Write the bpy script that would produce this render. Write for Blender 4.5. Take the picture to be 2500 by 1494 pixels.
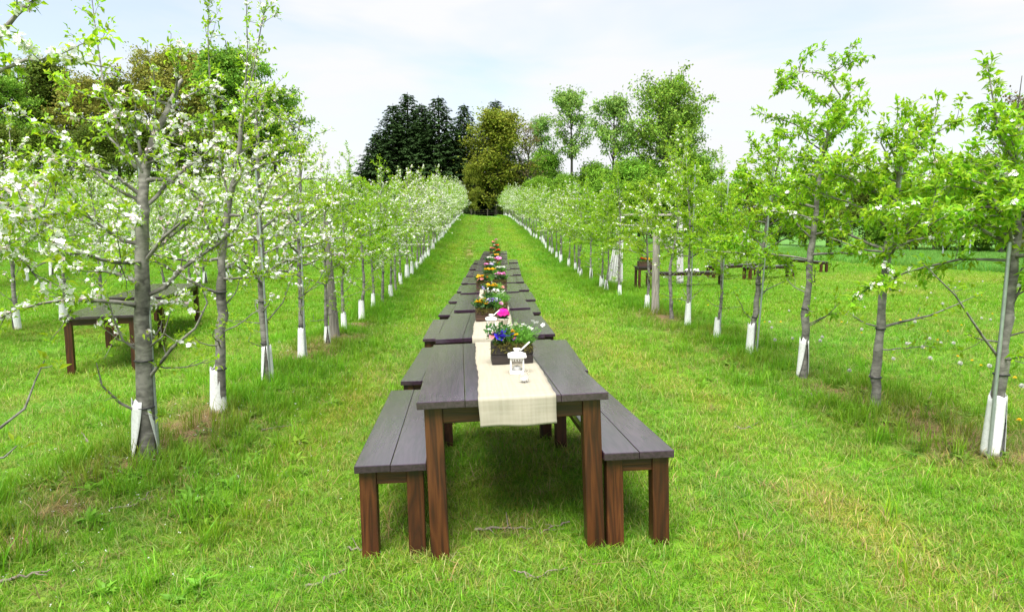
import bpy, bmesh, math, random
import numpy as np
from mathutils import Vector, Matrix

for o in list(bpy.data.objects): bpy.data.objects.remove(o, do_unlink=True)
SC = bpy.context.scene
C = SC.collection
R = math.radians
random.seed(7)
rng = np.random.default_rng(11)

# ------------------------------------------------------------------ camera
CAMZ = 1.6
cam = bpy.data.cameras.new('camera'); cam.lens = 24.0; cam.sensor_width = 36.0
cam.clip_start = 0.05; cam.clip_end = 3000
co = bpy.data.objects.new('camera', cam); C.objects.link(co)
YAW, PITCH, F = R(-2.4), R(7.08), 1667.0
co.location = (0, 0, CAMZ); co.rotation_euler = (R(90)-PITCH, 0, YAW)
SC.camera = co

# ------------------------------------------------------------------ sky, sun, exposure
SUN_EL, SUN_AZ = R(64), R(200)          # azimuth clockwise from +Y (the lane's direction)
W = bpy.data.worlds.new('World'); SC.world = W; W.use_nodes = True
nt = W.node_tree; nt.nodes.clear()
def wn(t, **k):
    n = nt.nodes.new(t)
    for a, b in k.items(): setattr(n, a, b)
    return n
out = wn('ShaderNodeOutputWorld'); bg = wn('ShaderNodeBackground'); bg.inputs['Strength'].default_value = 0.10
sky = wn('ShaderNodeTexSky', sky_type='NISHITA', sun_disc=False)
sky.sun_elevation = SUN_EL; sky.sun_rotation = SUN_AZ; sky.air_density = 1.0; sky.dust_density = 1.4; sky.ozone_density = 1.5
tc = wn('ShaderNodeTexCoord'); mp = wn('ShaderNodeMapping'); mp.inputs['Scale'].default_value = (1.3, 1.3, 6.0)
mp.inputs['Rotation'].default_value = (0.06, 0.12, 0.5)
nz = wn('ShaderNodeTexNoise'); nz.inputs['Scale'].default_value = 1.5; nz.inputs['Detail'].default_value = 5; nz.inputs['Roughness'].default_value = 0.5
nz.inputs['Distortion'].default_value = 0.5
rp = wn('ShaderNodeValToRGB'); rp.color_ramp.elements[0].position = 0.36; rp.color_ramp.elements[1].position = 0.56
rp.color_ramp.elements[0].color = (0.46,)*3 + (1,); rp.color_ramp.elements[1].color = (1.0,)*3 + (1,)
mx = wn('ShaderNodeMixRGB'); mx.inputs['Color2'].default_value = (3.62, 3.66, 3.76, 1)
L = nt.links.new
L(tc.outputs['Generated'], mp.inputs['Vector']); L(mp.outputs[0], nz.inputs['Vector']); L(nz.outputs['Fac'], rp.inputs['Fac'])
L(rp.outputs['Color'], mx.inputs['Fac']); L(sky.outputs[0], mx.inputs['Color1']); L(mx.outputs[0], bg.inputs['Color']); L(bg.outputs[0], out.inputs[0])
sl = bpy.data.lights.new('sun', 'SUN'); sl.energy = 3.9; sl.angle = R(42); sl.color = (1.0, 0.965, 0.90)
so = bpy.data.objects.new('sun', sl); C.objects.link(so)
sd = Vector((math.sin(SUN_AZ)*math.cos(SUN_EL), math.cos(SUN_AZ)*math.cos(SUN_EL), math.sin(SUN_EL)))
so.rotation_euler = sd.to_track_quat('Z', 'Y').to_euler()
vs = SC.view_settings; vs.view_transform = 'Standard'; vs.look = 'None'; vs.exposure = 1.43; vs.gamma = 1.0; vs.use_curve_mapping = False
SC.cycles.use_denoising = True
SC.cycles.max_bounces = 8; SC.cycles.diffuse_bounces = 3; SC.cycles.transmission_bounces = 6; SC.cycles.transparent_max_bounces = 8
SC.cycles.caustics_reflective = False; SC.cycles.caustics_refractive = False

# ------------------------------------------------------------------ numeric helpers
_fw = np.array([-math.sin(YAW)*math.cos(PITCH), math.cos(YAW)*math.cos(PITCH), -math.sin(PITCH)])
_rt = np.array([math.cos(YAW), math.sin(YAW), 0.0]); _up = np.cross(_rt, _fw)
def ray(px, py): return _fw + _rt*(px-1250)/F - _up*(py-747)/F
def pix(px, py, Y):                      # a pixel's direction out to the forward distance Y
    d = ray(px, py); return np.array([0, 0, CAMZ]) + d*Y/d[1]
def ss(a, b, x):
    t = np.clip((np.asarray(x, float)-a)/(b-a), 0, 1); return t*t*(3-2*t)
_tab = rng.random((256, 256))
def vnoise(x, y):
    x = np.asarray(x, float); y = np.asarray(y, float)
    xi = np.floor(x).astype(int); yi = np.floor(y).astype(int); fx = x-xi; fy = y-yi
    fx = fx*fx*(3-2*fx); fy = fy*fy*(3-2*fy)
    g = lambda a, b: _tab[a % 256, b % 256]
    return (g(xi, yi)*(1-fx)+g(xi+1, yi)*fx)*(1-fy)+(g(xi, yi+1)*(1-fx)+g(xi+1, yi+1)*fx)*fy
def fbm(x, y, o=3):
    s = 0; a = 0.5; t = 0
    for i in range(o): s = s+a*vnoise(np.asarray(x)*2**i+17*i, np.asarray(y)*2**i+31*i); t += a; a *= 0.5
    return s/t
_PY = [-30, -6, 0, 3.5, 6, 9, 12, 15, 18, 21, 24, 27.5, 30, 35, 40, 50, 60, 70, 80, 87, 95, 140, 260, 900]
_PZ = [-1.5, -1.55, -1.62, -1.70, -1.79, -1.88, -1.94, -2.02, -2.09, -2.12, -2.1, -2.05, -2.0, -1.8, -1.5, -.95, -.4, .1, .5, .62, .6, .5, 1.0, 3]
_BZ = [-1.5, -1.55, -1.62, -1.70, -1.79, -1.88, -1.94, -2.02, -2.09, -2.12, -2.15, -2.2, -2.2, -2.25, -2.35, -2.55, -2.7, -2.8, -2.9, -3, -3, -3, -2.5, 0]
def ground(x, y):
    x = np.asarray(x, float); y = np.asarray(y, float)
    a = np.interp(y, _PY, _PZ); b = np.interp(y, _PY, _BZ)
    w = 1-ss(0.5, 24, x)
    z = a*w+b*(1-w)
    z = z+8.5*ss(25, 140, y)*ss(6, 40, -x)+0.3*ss(14, 30, y)*ss(0.8, 3, -x)*(1-ss(30, 70, y))
    z = z-0.22*np.exp(-((x+6)/2.2)**2)*ss(5, 9, y)*(1-ss(13, 18, y))
    z = z+0.035*np.clip(x, -1.3, 1.3)*(1-ss(20, 34, y))
    z = z-0.08*(1-ss(26, 42, y))*(1-ss(5, 9, np.abs(x-.4)))
    z = z+0.07*np.exp(-((x+2.6)/0.6)**2)+0.07*np.exp(-((x-3.7)/0.6)**2)
    z = z+(fbm(x*1.3, y*1.3)-0.5)*0.04
    return z+CAMZ
def ghit(px, py):                        # where a pixel's ray meets the ground
    d = ray(px, py); lo = 0.5; prev = lo
    for t in np.linspace(1.0, 120, 1500):
        p = np.array([0, 0, CAMZ])+d*t
        if p[2] < ground(p[0], p[1]): return np.array([p[0], p[1], float(ground(p[0], p[1]))])
    return p

# ------------------------------------------------------------------ object helpers
class MB:
    def __init__(s): s.v = []; s.f = {3: [], 4: []}; s.c = []; s.n = 0; s.m = {3: [], 4: []}
    def add(s, v, f, col=None, mi=0):
        v = np.asarray(v, float).reshape(-1, 3); f = np.asarray(f, int)
        k = f.shape[1]
        s.v.append(v); s.f[k].append(f+s.n); s.m[k].append(np.full(len(f), mi)); s.n += len(v)
        c = np.ones((len(v), 4)) if col is None else np.concatenate([np.broadcast_to(np.asarray(col, float), (len(v), 3)), np.ones((len(v), 1))], 1)
        s.c.append(c)
    def mesh(s, name, mats, smooth=False):
        me = bpy.data.meshes.new(name)
        V = np.concatenate(s.v); q = np.concatenate(s.f[4]) if s.f[4] else np.zeros((0, 4), int); t = np.concatenate(s.f[3]) if s.f[3] else np.zeros((0, 3), int)
        me.vertices.add(len(V)); me.vertices.foreach_set('co', V.astype(np.float32).ravel())
        nl = q.size+t.size; me.loops.add(nl); me.loops.foreach_set('vertex_index', np.concatenate([q.ravel(), t.ravel()]).astype(np.int32))
        me.polygons.add(len(q)+len(t))
        ls = np.concatenate([np.arange(len(q))*4, q.size+np.arange(len(t))*3]).astype(np.int32)
        me.polygons.foreach_set('loop_start', ls)
        mi = np.concatenate([x for x in s.m[4]+s.m[3]]).astype(np.int32)
        me.polygons.foreach_set('material_index', mi)
        me.polygons.foreach_set('use_smooth', np.full(len(mi), smooth))
        ca = me.color_attributes.new('Col', 'FLOAT_COLOR', 'POINT'); ca.data.foreach_set('color', np.concatenate(s.c).astype(np.float32).ravel())
        for m in (mats if isinstance(mats, (list, tuple)) else [mats]): me.materials.append(m)
        me.update(calc_edges=True); me.validate()
        return me
def obj(name, me, parent=None, loc=None, rot=None, scale=None, kind=None):
    o = bpy.data.objects.new(name, me); C.objects.link(o)
    if parent is not None: o.parent = parent
    if loc is not None: o.location = loc
    if rot is not None: o.rotation_euler = rot
    if scale is not None: o.scale = scale if hasattr(scale, '__len__') else (scale,)*3
    if kind: o['kind'] = kind
    return o
def thing(name, label, cat, loc=(0, 0, 0), rot=(0, 0, 0), group=None, me=None, scale=None):
    o = obj(name, me, None, loc, rot, scale); o['label'] = label; o['category'] = cat
    if group: o['group'] = group
    return o
def tube(mb, P, rad, sides=6, col=None, mi=0, jit=0.0, cap=True):
    P = np.asarray(P, float); n = len(P); rad = np.broadcast_to(np.asarray(rad, float), (n,))
    T = np.gradient(P, axis=0); T /= np.linalg.norm(T, axis=1)[:, None]+1e-9
    ref = np.array([0, 0, 1.0]) if abs(T[:, 2]).mean() < 0.8 else np.array([1.0, 0, 0])
    A = np.cross(T, ref); A /= np.linalg.norm(A, axis=1)[:, None]+1e-9; B = np.cross(T, A)
    th = np.linspace(0, 2*np.pi, sides, endpoint=False)
    rr = rad[:, None]*np.ones(sides)
    if jit: rr = rr*(1+rng.normal(0, jit, rr.shape))
    V = P[:, None]+rr[..., None]*(np.cos(th)[None, :, None]*A[:, None]+np.sin(th)[None, :, None]*B[:, None])
    i = np.arange(n-1)[:, None]*sides; j = np.arange(sides)[None]; k = (j+1) % sides
    f = np.stack([i+j, i+k, i+sides+k, i+sides+j], -1).reshape(-1, 4)
    V = V.reshape(-1, 3)
    mb.add(V, f, col, mi)
    if cap:
        for e, rev in ((0, True), (n-1, False)):
            c = np.vstack([V[e*sides:(e+1)*sides], P[e]])
            fc = [[(a+1) % sides, a, sides] if rev else [a, (a+1) % sides, sides] for a in range(sides)]
            mb.add(c, fc, col, mi)
_bx = {}
def box_mesh(name, sx, sy, sz, mat, bev=0.004, taper=None):
    key = (name, round(sx, 4), round(sy, 4), round(sz, 4), mat.name, bev)
    if key in _bx: return _bx[key]
    bm = bmesh.new(); bmesh.ops.create_cube(bm, size=1.0)
    for v in bm.verts: v.co = Vector((v.co.x*sx, v.co.y*sy, v.co.z*sz))
    if bev: bmesh.ops.bevel(bm, geom=bm.edges[:], offset=bev, segments=2, affect='EDGES', profile=0.6)
    me = bpy.data.meshes.new(name); bm.to_mesh(me); bm.free(); me.materials.append(mat)
    _bx[key] = me; return me
def lathe(mb, prof, sides=16, col=None, mi=0, c=(0, 0, 0)):
    prof = np.asarray(prof, float); th = np.linspace(0, 2*np.pi, sides, endpoint=False); n = len(prof)
    V = np.stack([prof[:, None, 0]*np.cos(th), prof[:, None, 0]*np.sin(th), prof[:, None, 1]*np.ones(sides)], -1).reshape(-1, 3)+np.array(c)
    i = np.arange(n-1)[:, None]*sides; j = np.arange(sides)[None]; k = (j+1) % sides
    mb.add(V, np.stack([i+j, i+k, i+sides+k, i+sides+j], -1).reshape(-1, 4), col, mi)
def unit(a): return a/(np.linalg.norm(a, axis=-1, keepdims=True)+1e-9)
def leaves(mb, P, D, N, Ls, Ws, col, droop=0.25, mi=0):
    """folded pointed leaves: base P, direction D, face normal N"""
    D = unit(D); S = unit(np.cross(D, N)); N = np.cross(S, D); n = len(P)
    Ls = np.broadcast_to(Ls, (n,))[:, None]; Ws = np.broadcast_to(Ws, (n,))[:, None]
    b = P; m = P+D*Ls*.5; l = m+S*Ws*.5+N*Ws*.22; r = m-S*Ws*.5+N*Ws*.22; t = P+D*Ls-N*Ls*droop
    V = np.stack([b, l, m, r, t], 1).reshape(-1, 3); i = np.arange(n)[:, None]*5
    f = np.concatenate([i+[0, 2, 1], i+[0, 3, 2], i+[1, 2, 4], i+[2, 3, 4]])
    mb.add(V, f, np.repeat(np.broadcast_to(col, (n, 3)), 5, 0), mi)
def flowers(mb, P, N, rad, col, petals=5, cup=0.25, mi=0, pw=0.62, ccol=None):
    N = unit(N); n = len(P); ref = unit(rng.normal(size=(n, 3))); A = unit(np.cross(N, ref)); B = np.cross(N, A)
    rad = np.broadcast_to(rad, (n,))
    for k in range(petals):
        th = 2*np.pi*k/petals+rng.normal(0, .08, n)
        d = A*np.cos(th)[:, None]+B*np.sin(th)[:, None]; s = np.cross(N, d); r = (rad*rng.uniform(.85, 1.1, n))[:, None]
        c0 = P; m1 = P+d*r*.62+s*r*pw*.5+N*r*cup*.6; m2 = P+d*r*.62-s*r*pw*.5+N*r*cup*.6; t = P+d*r+N*r*cup
        V = np.stack([c0, m1, t, m2], 1).reshape(-1, 3); i = np.arange(n)[:, None]*4
        mb.add(V, i+[0, 3, 2, 1], np.repeat(np.broadcast_to(col, (n, 3)), 4, 0), mi)
    if ccol is not None:
        q = (rad*.2)[:, None]
        V = np.stack([P+A*q+N*q*.5, P+B*q+N*q*.5, P-A*q+N*q*.5, P-B*q+N*q*.5, P+N*q*1.3], 1).reshape(-1, 3); i = np.arange(n)[:, None]*5
        mb.add(V, np.concatenate([i+[0, 1, 4], i+[1, 2, 4], i+[2, 3, 4], i+[3, 0, 4]]), ccol, mi)

# ------------------------------------------------------------------ materials
def mat(name):
    m = bpy.data.materials.new(name); m.use_nodes = True
    t = m.node_tree; t.nodes.clear()
    o = t.nodes.new('ShaderNodeOutputMaterial')
    def n(ty, **k):
        x = t.nodes.new(ty)
        for a, b in k.items():
            if a in x.inputs: x.inputs[a].default_value = b
            else: setattr(x, a, b)
        return x
    return m, n, t.links.new, o
def ramp(n, stops):
    r = n('ShaderNodeValToRGB'); e = r.color_ramp.elements
    while len(e) < len(stops): e.new(0.5)
    for x, (p, c) in zip(e, stops): x.position = p; x.color = (*c, 1)
    return r
def plain(name, col, rough=0.6, metal=0.0, bump=0.0, bscale=60, var=0.12):
    m, n, l, o = mat(name); b = n('ShaderNodeBsdfPrincipled', Roughness=rough, Metallic=metal)
    tc = n('ShaderNodeTexCoord'); nz = n('ShaderNodeTexNoise', Scale=bscale, Detail=4.0); l(tc.outputs['Object'], nz.inputs['Vector'])
    r = ramp(n, [(.3, tuple(c*(1-var) for c in col)), (.7, tuple(min(1, c*(1+var)) for c in col))]); l(nz.outputs['Fac'], r.inputs[0]); l(r.outputs[0], b.inputs['Base Color'])
    if bump:
        bp = n('ShaderNodeBump', Strength=bump, Distance=0.01); l(nz.outputs['Fac'], bp.inputs['Height']); l(bp.outputs[0], b.inputs['Normal'])
    l(b.outputs[0], o.inputs[0]); return m
def foliage(name, transl=0.35, rough=0.5, inst=False, hue=0.0, spec=0.3):
    m, n, l, o = mat(name)
    a = n('ShaderNodeAttribute', attribute_name='Col'); col = a.outputs['Color']
    if inst:
        t = n('ShaderNodeAttribute', attribute_name='tint', attribute_type='INSTANCER')
        mu = n('ShaderNodeMixRGB', blend_type='MULTIPLY', Fac=1.0); l(col, mu.inputs[1]); l(t.outputs['Color'], mu.inputs[2]); col = mu.outputs[0]
    elif hue:
        oi = n('ShaderNodeObjectInfo'); hs = n('ShaderNodeHueSaturation'); mr = n('ShaderNodeMapRange'); mr.inputs[3].default_value = .5-hue; mr.inputs[4].default_value = .5+hue*.6
        l(oi.outputs['Random'], mr.inputs[0]); l(mr.outputs[0], hs.inputs['Hue']); l(col, hs.inputs['Color']); col = hs.outputs[0]
    b = n('ShaderNodeBsdfPrincipled', Roughness=rough); b.inputs['Specular IOR Level'].default_value = spec; l(col, b.inputs['Base Color'])
    tr = n('ShaderNodeBsdfTranslucent'); l(col, tr.inputs['Color'])
    mx = n('ShaderNodeMixShader', Fac=transl); l(b.outputs[0], mx.inputs[1]); l(tr.outputs[0], mx.inputs[2]); l(mx.outputs[0], o.inputs[0])
    return m
def wood(name, axis, stops, rough=0.4, coat=0.0, gs=1.0, bump=0.25, spec=0.5):
    m, n, l, o = mat(name); b = n('ShaderNodeBsdfPrincipled', Roughness=rough); b.inputs['Coat Weight'].default_value = coat; b.inputs['Coat Roughness'].default_value = 0.16; b.inputs['Coat IOR'].default_value = 1.62
    b.inputs['Specular IOR Level'].default_value = spec
    tc = n('ShaderNodeTexCoord'); oi = n('ShaderNodeObjectInfo'); ml = n('ShaderNodeMath', operation='MULTIPLY'); ml.inputs[1].default_value = 37.0
    l(oi.outputs['Random'], ml.inputs[0])
    cb = n('ShaderNodeCombineXYZ')
    for i in range(3): l(ml.outputs[0], cb.inputs[i])
    ad = n('ShaderNodeVectorMath', operation='ADD'); l(tc.outputs['Object'], ad.inputs[0]); l(cb.outputs[0], ad.inputs[1])
    sc = [22*gs]*3; sc[axis] = 1.6*gs
    mp = n('ShaderNodeMapping'); mp.inputs['Scale'].default_value = sc; l(ad.outputs[0], mp.inputs['Vector'])
    n1 = n('ShaderNodeTexNoise', Scale=1.0, Detail=2.0, Distortion=0.6); l(mp.outputs[0], n1.inputs['Vector'])
    mm = n('ShaderNodeMath', operation='MULTIPLY'); mm.inputs[1].default_value = 9.0; l(n1.outputs['Fac'], mm.inputs[0])
    fr = n('ShaderNodeMath', operation='PINGPONG'); fr.inputs[1].default_value = 1.0; l(mm.outputs[0], fr.inputs[0])
    sc2 = [160*gs]*3; sc2[axis] = 6*gs
    mp2 = n('ShaderNodeMapping'); mp2.inputs['Scale'].default_value = sc2; l(ad.outputs[0], mp2.inputs['Vector'])
    n2 = n('ShaderNodeTexNoise', Scale=1.0, Detail=3.0); l(mp2.outputs[0], n2.inputs['Vector'])
    n3 = n('ShaderNodeTexNoise', Scale=2.3, Detail=3.0); l(ad.outputs[0], n3.inputs['Vector'])
    a1 = n('ShaderNodeMath', operation='MULTIPLY_ADD'); a1.inputs[1].default_value = 0.55; l(fr.outputs[0], a1.inputs[0])
    a0 = n('ShaderNodeMath', operation='MULTIPLY_ADD'); a0.inputs[1].default_value = 0.45; a0.inputs[2].default_value = -0.22; l(n2.outputs['Fac'], a0.inputs[0]); l(a0.outputs[0], a1.inputs[2])
    a2 = n('ShaderNodeMath', operation='MULTIPLY_ADD'); a2.inputs[1].default_value = 0.7; l(n3.outputs['Fac'], a2.inputs[0]); l(a1.outputs[0], a2.inputs[2])
    r = ramp(n, stops); l(a2.outputs[0], r.inputs[0]); vo = n('ShaderNodeTexVoronoi', Scale=1.0); sk = [7.0]*3; sk[axis] = 2.2; mk = n('ShaderNodeMapping'); mk.inputs['Scale'].default_value = sk; l(ad.outputs[0], mk.inputs['Vector']); l(mk.outputs[0], vo.inputs['Vector'])
    kn = n('ShaderNodeMapRange'); kn.inputs[1].default_value = .06; kn.inputs[2].default_value = .16; kn.inputs[3].default_value = .45; kn.inputs[4].default_value = 1.0; l(vo.outputs['Distance'], kn.inputs[0])
    rv = n('ShaderNodeMapRange'); rv.inputs[3].default_value = .78; rv.inputs[4].default_value = 1.25; l(oi.outputs['Random'], rv.inputs[0])
    kv = n('ShaderNodeMath', operation='MULTIPLY'); l(kn.outputs[0], kv.inputs[0]); l(rv.outputs[0], kv.inputs[1])
    mc = n('ShaderNodeMixRGB', blend_type='MULTIPLY', Fac=1.0); l(r.outputs[0], mc.inputs[1]); l(kv.outputs[0], mc.inputs[2]); l(mc.outputs[0], b.inputs['Base Color'])
    rr = n('ShaderNodeMapRange'); rr.inputs[3].default_value = rough-.1; rr.inputs[4].default_value = rough+.14; l(n3.outputs['Fac'], rr.inputs[0]); l(rr.outputs[0], b.inputs['Roughness'])
    bp = n('ShaderNodeBump', Strength=bump, Distance=0.003); l(a1.outputs[0], bp.inputs['Height']); l(bp.outputs[0], b.inputs['Normal'])
    l(b.outputs[0], o.inputs[0]); return m
TOP = [(.15, (.014, .0060, .012)), (.55, (.029, .0135, .027)), (.95, (.044, .0230, .040))]  # dark brown stain, tinted purple to imitate the sky's sheen on the tops
LEG = [(.10, (.010, .0026, .0009)), (.42, (.028, .0064, .0016)), (.66, (.047, .0115, .0026)), (1., (.085, .026, .0060))]
M_top = wood('dark_stained_sky_tinted_top', 1, TOP, 0.40, 1.0, 1.0, 0.04, 0.2)
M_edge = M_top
M_leg = wood('red_brown_leg', 2, LEG, 0.45, 0.1, .75, 0.2)
M_apx = wood('red_brown_rail_x', 0, LEG, 0.45, 0.1)
M_apy = wood('red_brown_rail_y', 1, LEG, 0.45, 0.1)
M_planter = wood('planter_dark', 0, [(.1, (.005, .004, .0035)), (.6, (.012, .009, .008)), (1, (.022, .016, .013))], 0.6)
M_planterb = wood('planter_brown', 0, [(.1, (.02, .010, .006)), (.6, (.05, .024, .013)), (1, (.085, .045, .026))], 0.6)
M_post = wood('weathered_post', 2, [(.1, (.10, .09, .08)), (.5, (.22, .20, .175)), (1, (.36, .33, .29))], 0.85, 0, .8, 0.8)
M_leaf = foliage('apple_leaf', 0.63, 0.42, hue=.012)
M_bloss = foliage('apple_blossom', 0.25, 0.6)
M_grass = foliage('grass_blade', 0.5, 0.5, inst=True, spec=.25)
M_far = foliage('far_leaf', 0.3, 0.6, spec=.15, hue=.008)
M_needle = foliage('spruce_needle', 0.1, 0.7, spec=.1)
M_flower = foliage('petal', 0.3, 0.55)
M_white = plain('white_paint', (.80, .80, .78), 0.4, 0, 0.02, 40, .03)
def guard_mat():
    m, n, l, o = mat('white_plastic_guard'); b = n('ShaderNodeBsdfPrincipled', Roughness=0.5)
    tc = n('ShaderNodeTexCoord'); sx = n('ShaderNodeSeparateXYZ'); l(tc.outputs['Object'], sx.inputs[0])
    nz = n('ShaderNodeTexNoise', Scale=14.0, Detail=6.0, Roughness=.7); l(tc.outputs['Object'], nz.inputs['Vector'])
    a = n('ShaderNodeMath', operation='MULTIPLY_ADD'); a.inputs[1].default_value = -3.2; l(sx.outputs['Z'], a.inputs[0]); l(nz.outputs['Fac'], a.inputs[2])
    r = ramp(n, [(.26, (.72, .73, .73)), (.40, (.58, .55, .46)), (.62, (.30, .25, .15))]); l(a.outputs[0], r.inputs[0])
    n2 = n('ShaderNodeTexNoise', Scale=45.0, Detail=4.0); l(tc.outputs['Object'], n2.inputs['Vector'])
    r2 = ramp(n, [(.35, (.80, .80, .78)), (.5, (1, 1, 1))]); l(n2.outputs['Fac'], r2.inputs[0])
    x = n('ShaderNodeMixRGB', blend_type='MULTIPLY', Fac=.7); l(r.outputs[0], x.inputs[1]); l(r2.outputs[0], x.inputs[2]); l(x.outputs[0], b.inputs['Base Color'])
    bp = n('ShaderNodeBump', Strength=.25, Distance=.004); l(nz.outputs['Fac'], bp.inputs['Height']); l(bp.outputs[0], b.inputs['Normal']); l(b.outputs[0], o.inputs[0]); return m
M_guard = guard_mat()
M_tie = plain('black_tie', (.02, .02, .022), 0.5)
M_galv = plain('galvanised_steel', (.42, .45, .48), 0.42, 0.7, 0.03, 30, .12)
M_wax = plain('candle_wax', (.85, .84, .80), 0.5, 0, 0, 40, .02)
M_pot = plain('cream_pot', (.7, .66, .56), 0.6)
M_straw = plain('pruned_twig', (.15, .125, .10), 0.8, 0, .3, 50, .3)
M_dfence = plain('dark_fence_wood', (.09, .075, .06), 0.9)
def bark_mat():
    m, n, l, o = mat('apple_bark'); b = n('ShaderNodeBsdfPrincipled', Roughness=0.8)
    tc = n('ShaderNodeTexCoord'); mp = n('ShaderNodeMapping'); mp.inputs['Scale'].default_value = (9, 9, 16); l(tc.outputs['Object'], mp.inputs[0])
    a = n('ShaderNodeTexNoise', Scale=1.6, Detail=6.0, Distortion=.4); l(mp.outputs[0], a.inputs['Vector'])
    c = n('ShaderNodeTexNoise', Scale=.35, Detail=2.0); l(mp.outputs[0], c.inputs['Vector'])
    s = n('ShaderNodeMath', operation='MULTIPLY_ADD'); s.inputs[1].default_value = .7; l(c.outputs['Fac'], s.inputs[0]); l(a.outputs['Fac'], s.inputs[2])
    r = ramp(n, [(.50, (.028, .025, .023)), (.68, (.095, .088, .080)), (.85, (.165, .155, .140)), (1., (.25, .235, .215))]); l(s.outputs[0], r.inputs[0]); l(r.outputs[0], b.inputs['Base Color'])
    bp = n('ShaderNodeBump', Strength=.6, Distance=.006); l(a.outputs['Fac'], bp.inputs['Height']); l(bp.outputs[0], b.inputs['Normal']); l(b.outputs[0], o.inputs[0]); return m
M_bark = bark_mat()
M_farbark = plain('far_bark', (.085, .075, .065), .9, 0, 0, 3, .3)
def ground_mat():
    m, n, l, o = mat('meadow_soil'); b = n('ShaderNodeBsdfPrincipled', Roughness=0.95); b.inputs['Specular IOR Level'].default_value = .1
    tc = n('ShaderNodeTexCoord'); a = n('ShaderNodeAttribute', attribute_name='Col')
    n1 = n('ShaderNodeTexNoise', Scale=9.0, Detail=8.0, Roughness=.7); l(tc.outputs['Object'], n1.inputs['Vector'])
    n2 = n('ShaderNodeTexNoise', Scale=60.0, Detail=6.0, Roughness=.7); l(tc.outputs['Object'], n2.inputs['Vector'])
    r = ramp(n, [(.25, (.55, .62, .5)), (.5, (1, 1, 1)), (.75, (1.45, 1.3, 1.2))]); l(n1.outputs['Fac'], r.inputs[0])
    r2 = ramp(n, [(.3, (.5, .5, .5)), (.7, (1.4, 1.4, 1.4))]); l(n2.outputs['Fac'], r2.inputs[0])
    x = n('ShaderNodeMixRGB', blend_type='MULTIPLY', Fac=1.0); l(a.outputs['Color'], x.inputs[1]); l(r.outputs[0], x.inputs[2])
    y = n('ShaderNodeMixRGB', blend_type='MULTIPLY', Fac=.8); l(x.outputs[0], y.inputs[1]); l(r2.outputs[0], y.inputs[2])
    l(y.outputs[0], b.inputs['Base Color'])
    bp = n('ShaderNodeBump', Strength=.6, Distance=.03); l(n2.outputs['Fac'], bp.inputs['Height']); l(bp.outputs[0], b.inputs['Normal']); l(b.outputs[0], o.inputs[0]); return m
M_ground = ground_mat()
def burlap_mat():
    m, n, l, o = mat('burlap'); b = n('ShaderNodeBsdfPrincipled', Roughness=0.9); b.inputs['Specular IOR Level'].default_value = .1
    uv = n('ShaderNodeTexCoord')
    w1 = n('ShaderNodeTexWave', Scale=70.0, Distortion=1.2, Detail=2.0); w1.bands_direction = 'X'; w2 = n('ShaderNodeTexWave', Scale=70.0, Distortion=1.2, Detail=2.0); w2.bands_direction = 'Y'
    l(uv.outputs['UV'], w1.inputs['Vector']); l(uv.outputs['UV'], w2.inputs['Vector'])
    mx = n('ShaderNodeMath', operation='ADD'); l(w1.outputs['Fac'], mx.inputs[0]); l(w2.outputs['Fac'], mx.inputs[1])
    mpx = n('ShaderNodeMapping'); mpx.inputs['Scale'].default_value = (70, 3, 1); l(uv.outputs['UV'], mpx.inputs[0])
    mpy = n('ShaderNodeMapping'); mpy.inputs['Scale'].default_value = (3, 70, 1); l(uv.outputs['UV'], mpy.inputs[0])
    na = n('ShaderNodeTexNoise', Scale=1.0, Detail=2.0); l(mpx.outputs[0], na.inputs['Vector']); nb = n('ShaderNodeTexNoise', Scale=1.0, Detail=2.0); l(mpy.outputs[0], nb.inputs['Vector'])
    s = n('ShaderNodeMath', operation='ADD'); l(na.outputs['Fac'], s.inputs[0]); l(nb.outputs['Fac'], s.inputs[1])
    q = n('ShaderNodeMath', operation='MULTIPLY_ADD'); q.inputs[1].default_value = .12; l(mx.outputs[0], q.inputs[0]); l(s.outputs[0], q.inputs[2])
    r = ramp(n, [(.35, (.30, .27, .205)), (.95, (.39, .36, .285)), (1., (.40, .37, .295))]); d = n('ShaderNodeMath', operation='MULTIPLY'); d.inputs[1].default_value = .8; l(q.outputs[0], d.inputs[0]); l(d.outputs[0], r.inputs[0]); l(r.outputs[0], b.inputs['Base Color'])
    bp = n('ShaderNodeBump', Strength=.4, Distance=.002); l(q.outputs[0], bp.inputs['Height']); l(bp.outputs[0], b.inputs['Normal'])
    tr = n('ShaderNodeBsdfTranslucent'); l(r.outputs[0], tr.inputs[0]); ms = n('ShaderNodeMixShader', Fac=.2); l(b.outputs[0], ms.inputs[1]); l(tr.outputs[0], ms.inputs[2]); l(ms.outputs[0], o.inputs[0]); return m
M_burlap = burlap_mat()
def glass_mat():
    m, n, l, o = mat('clear_glass'); b = n('ShaderNodeBsdfPrincipled', Roughness=0.03, IOR=1.45); b.inputs['Transmission Weight'].default_value = 1.0; b.inputs['Base Color'].default_value = (.97, .98, .98, 1)
    tr = n('ShaderNodeBsdfTransparent'); ms = n('ShaderNodeMixShader', Fac=.78); l(b.outputs[0], ms.inputs[1]); l(tr.outputs[0], ms.inputs[2]); l(ms.outputs[0], o.inputs[0]); return m
M_glass = glass_mat()
def sheer_mat():
    m, n, l, o = mat('sheer_white_fabric'); b = n('ShaderNodeBsdfPrincipled', Roughness=0.8); b.inputs['Base Color'].default_value = (.8, .8, .8, 1)
    tr = n('ShaderNodeBsdfTranslucent'); tr.inputs[0].default_value = (.8, .8, .8, 1); ms = n('ShaderNodeMixShader', Fac=.4); l(b.outputs[0], ms.inputs[1]); l(tr.outputs[0], ms.inputs[2]); l(ms.outputs[0], o.inputs[0]); return m
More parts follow.
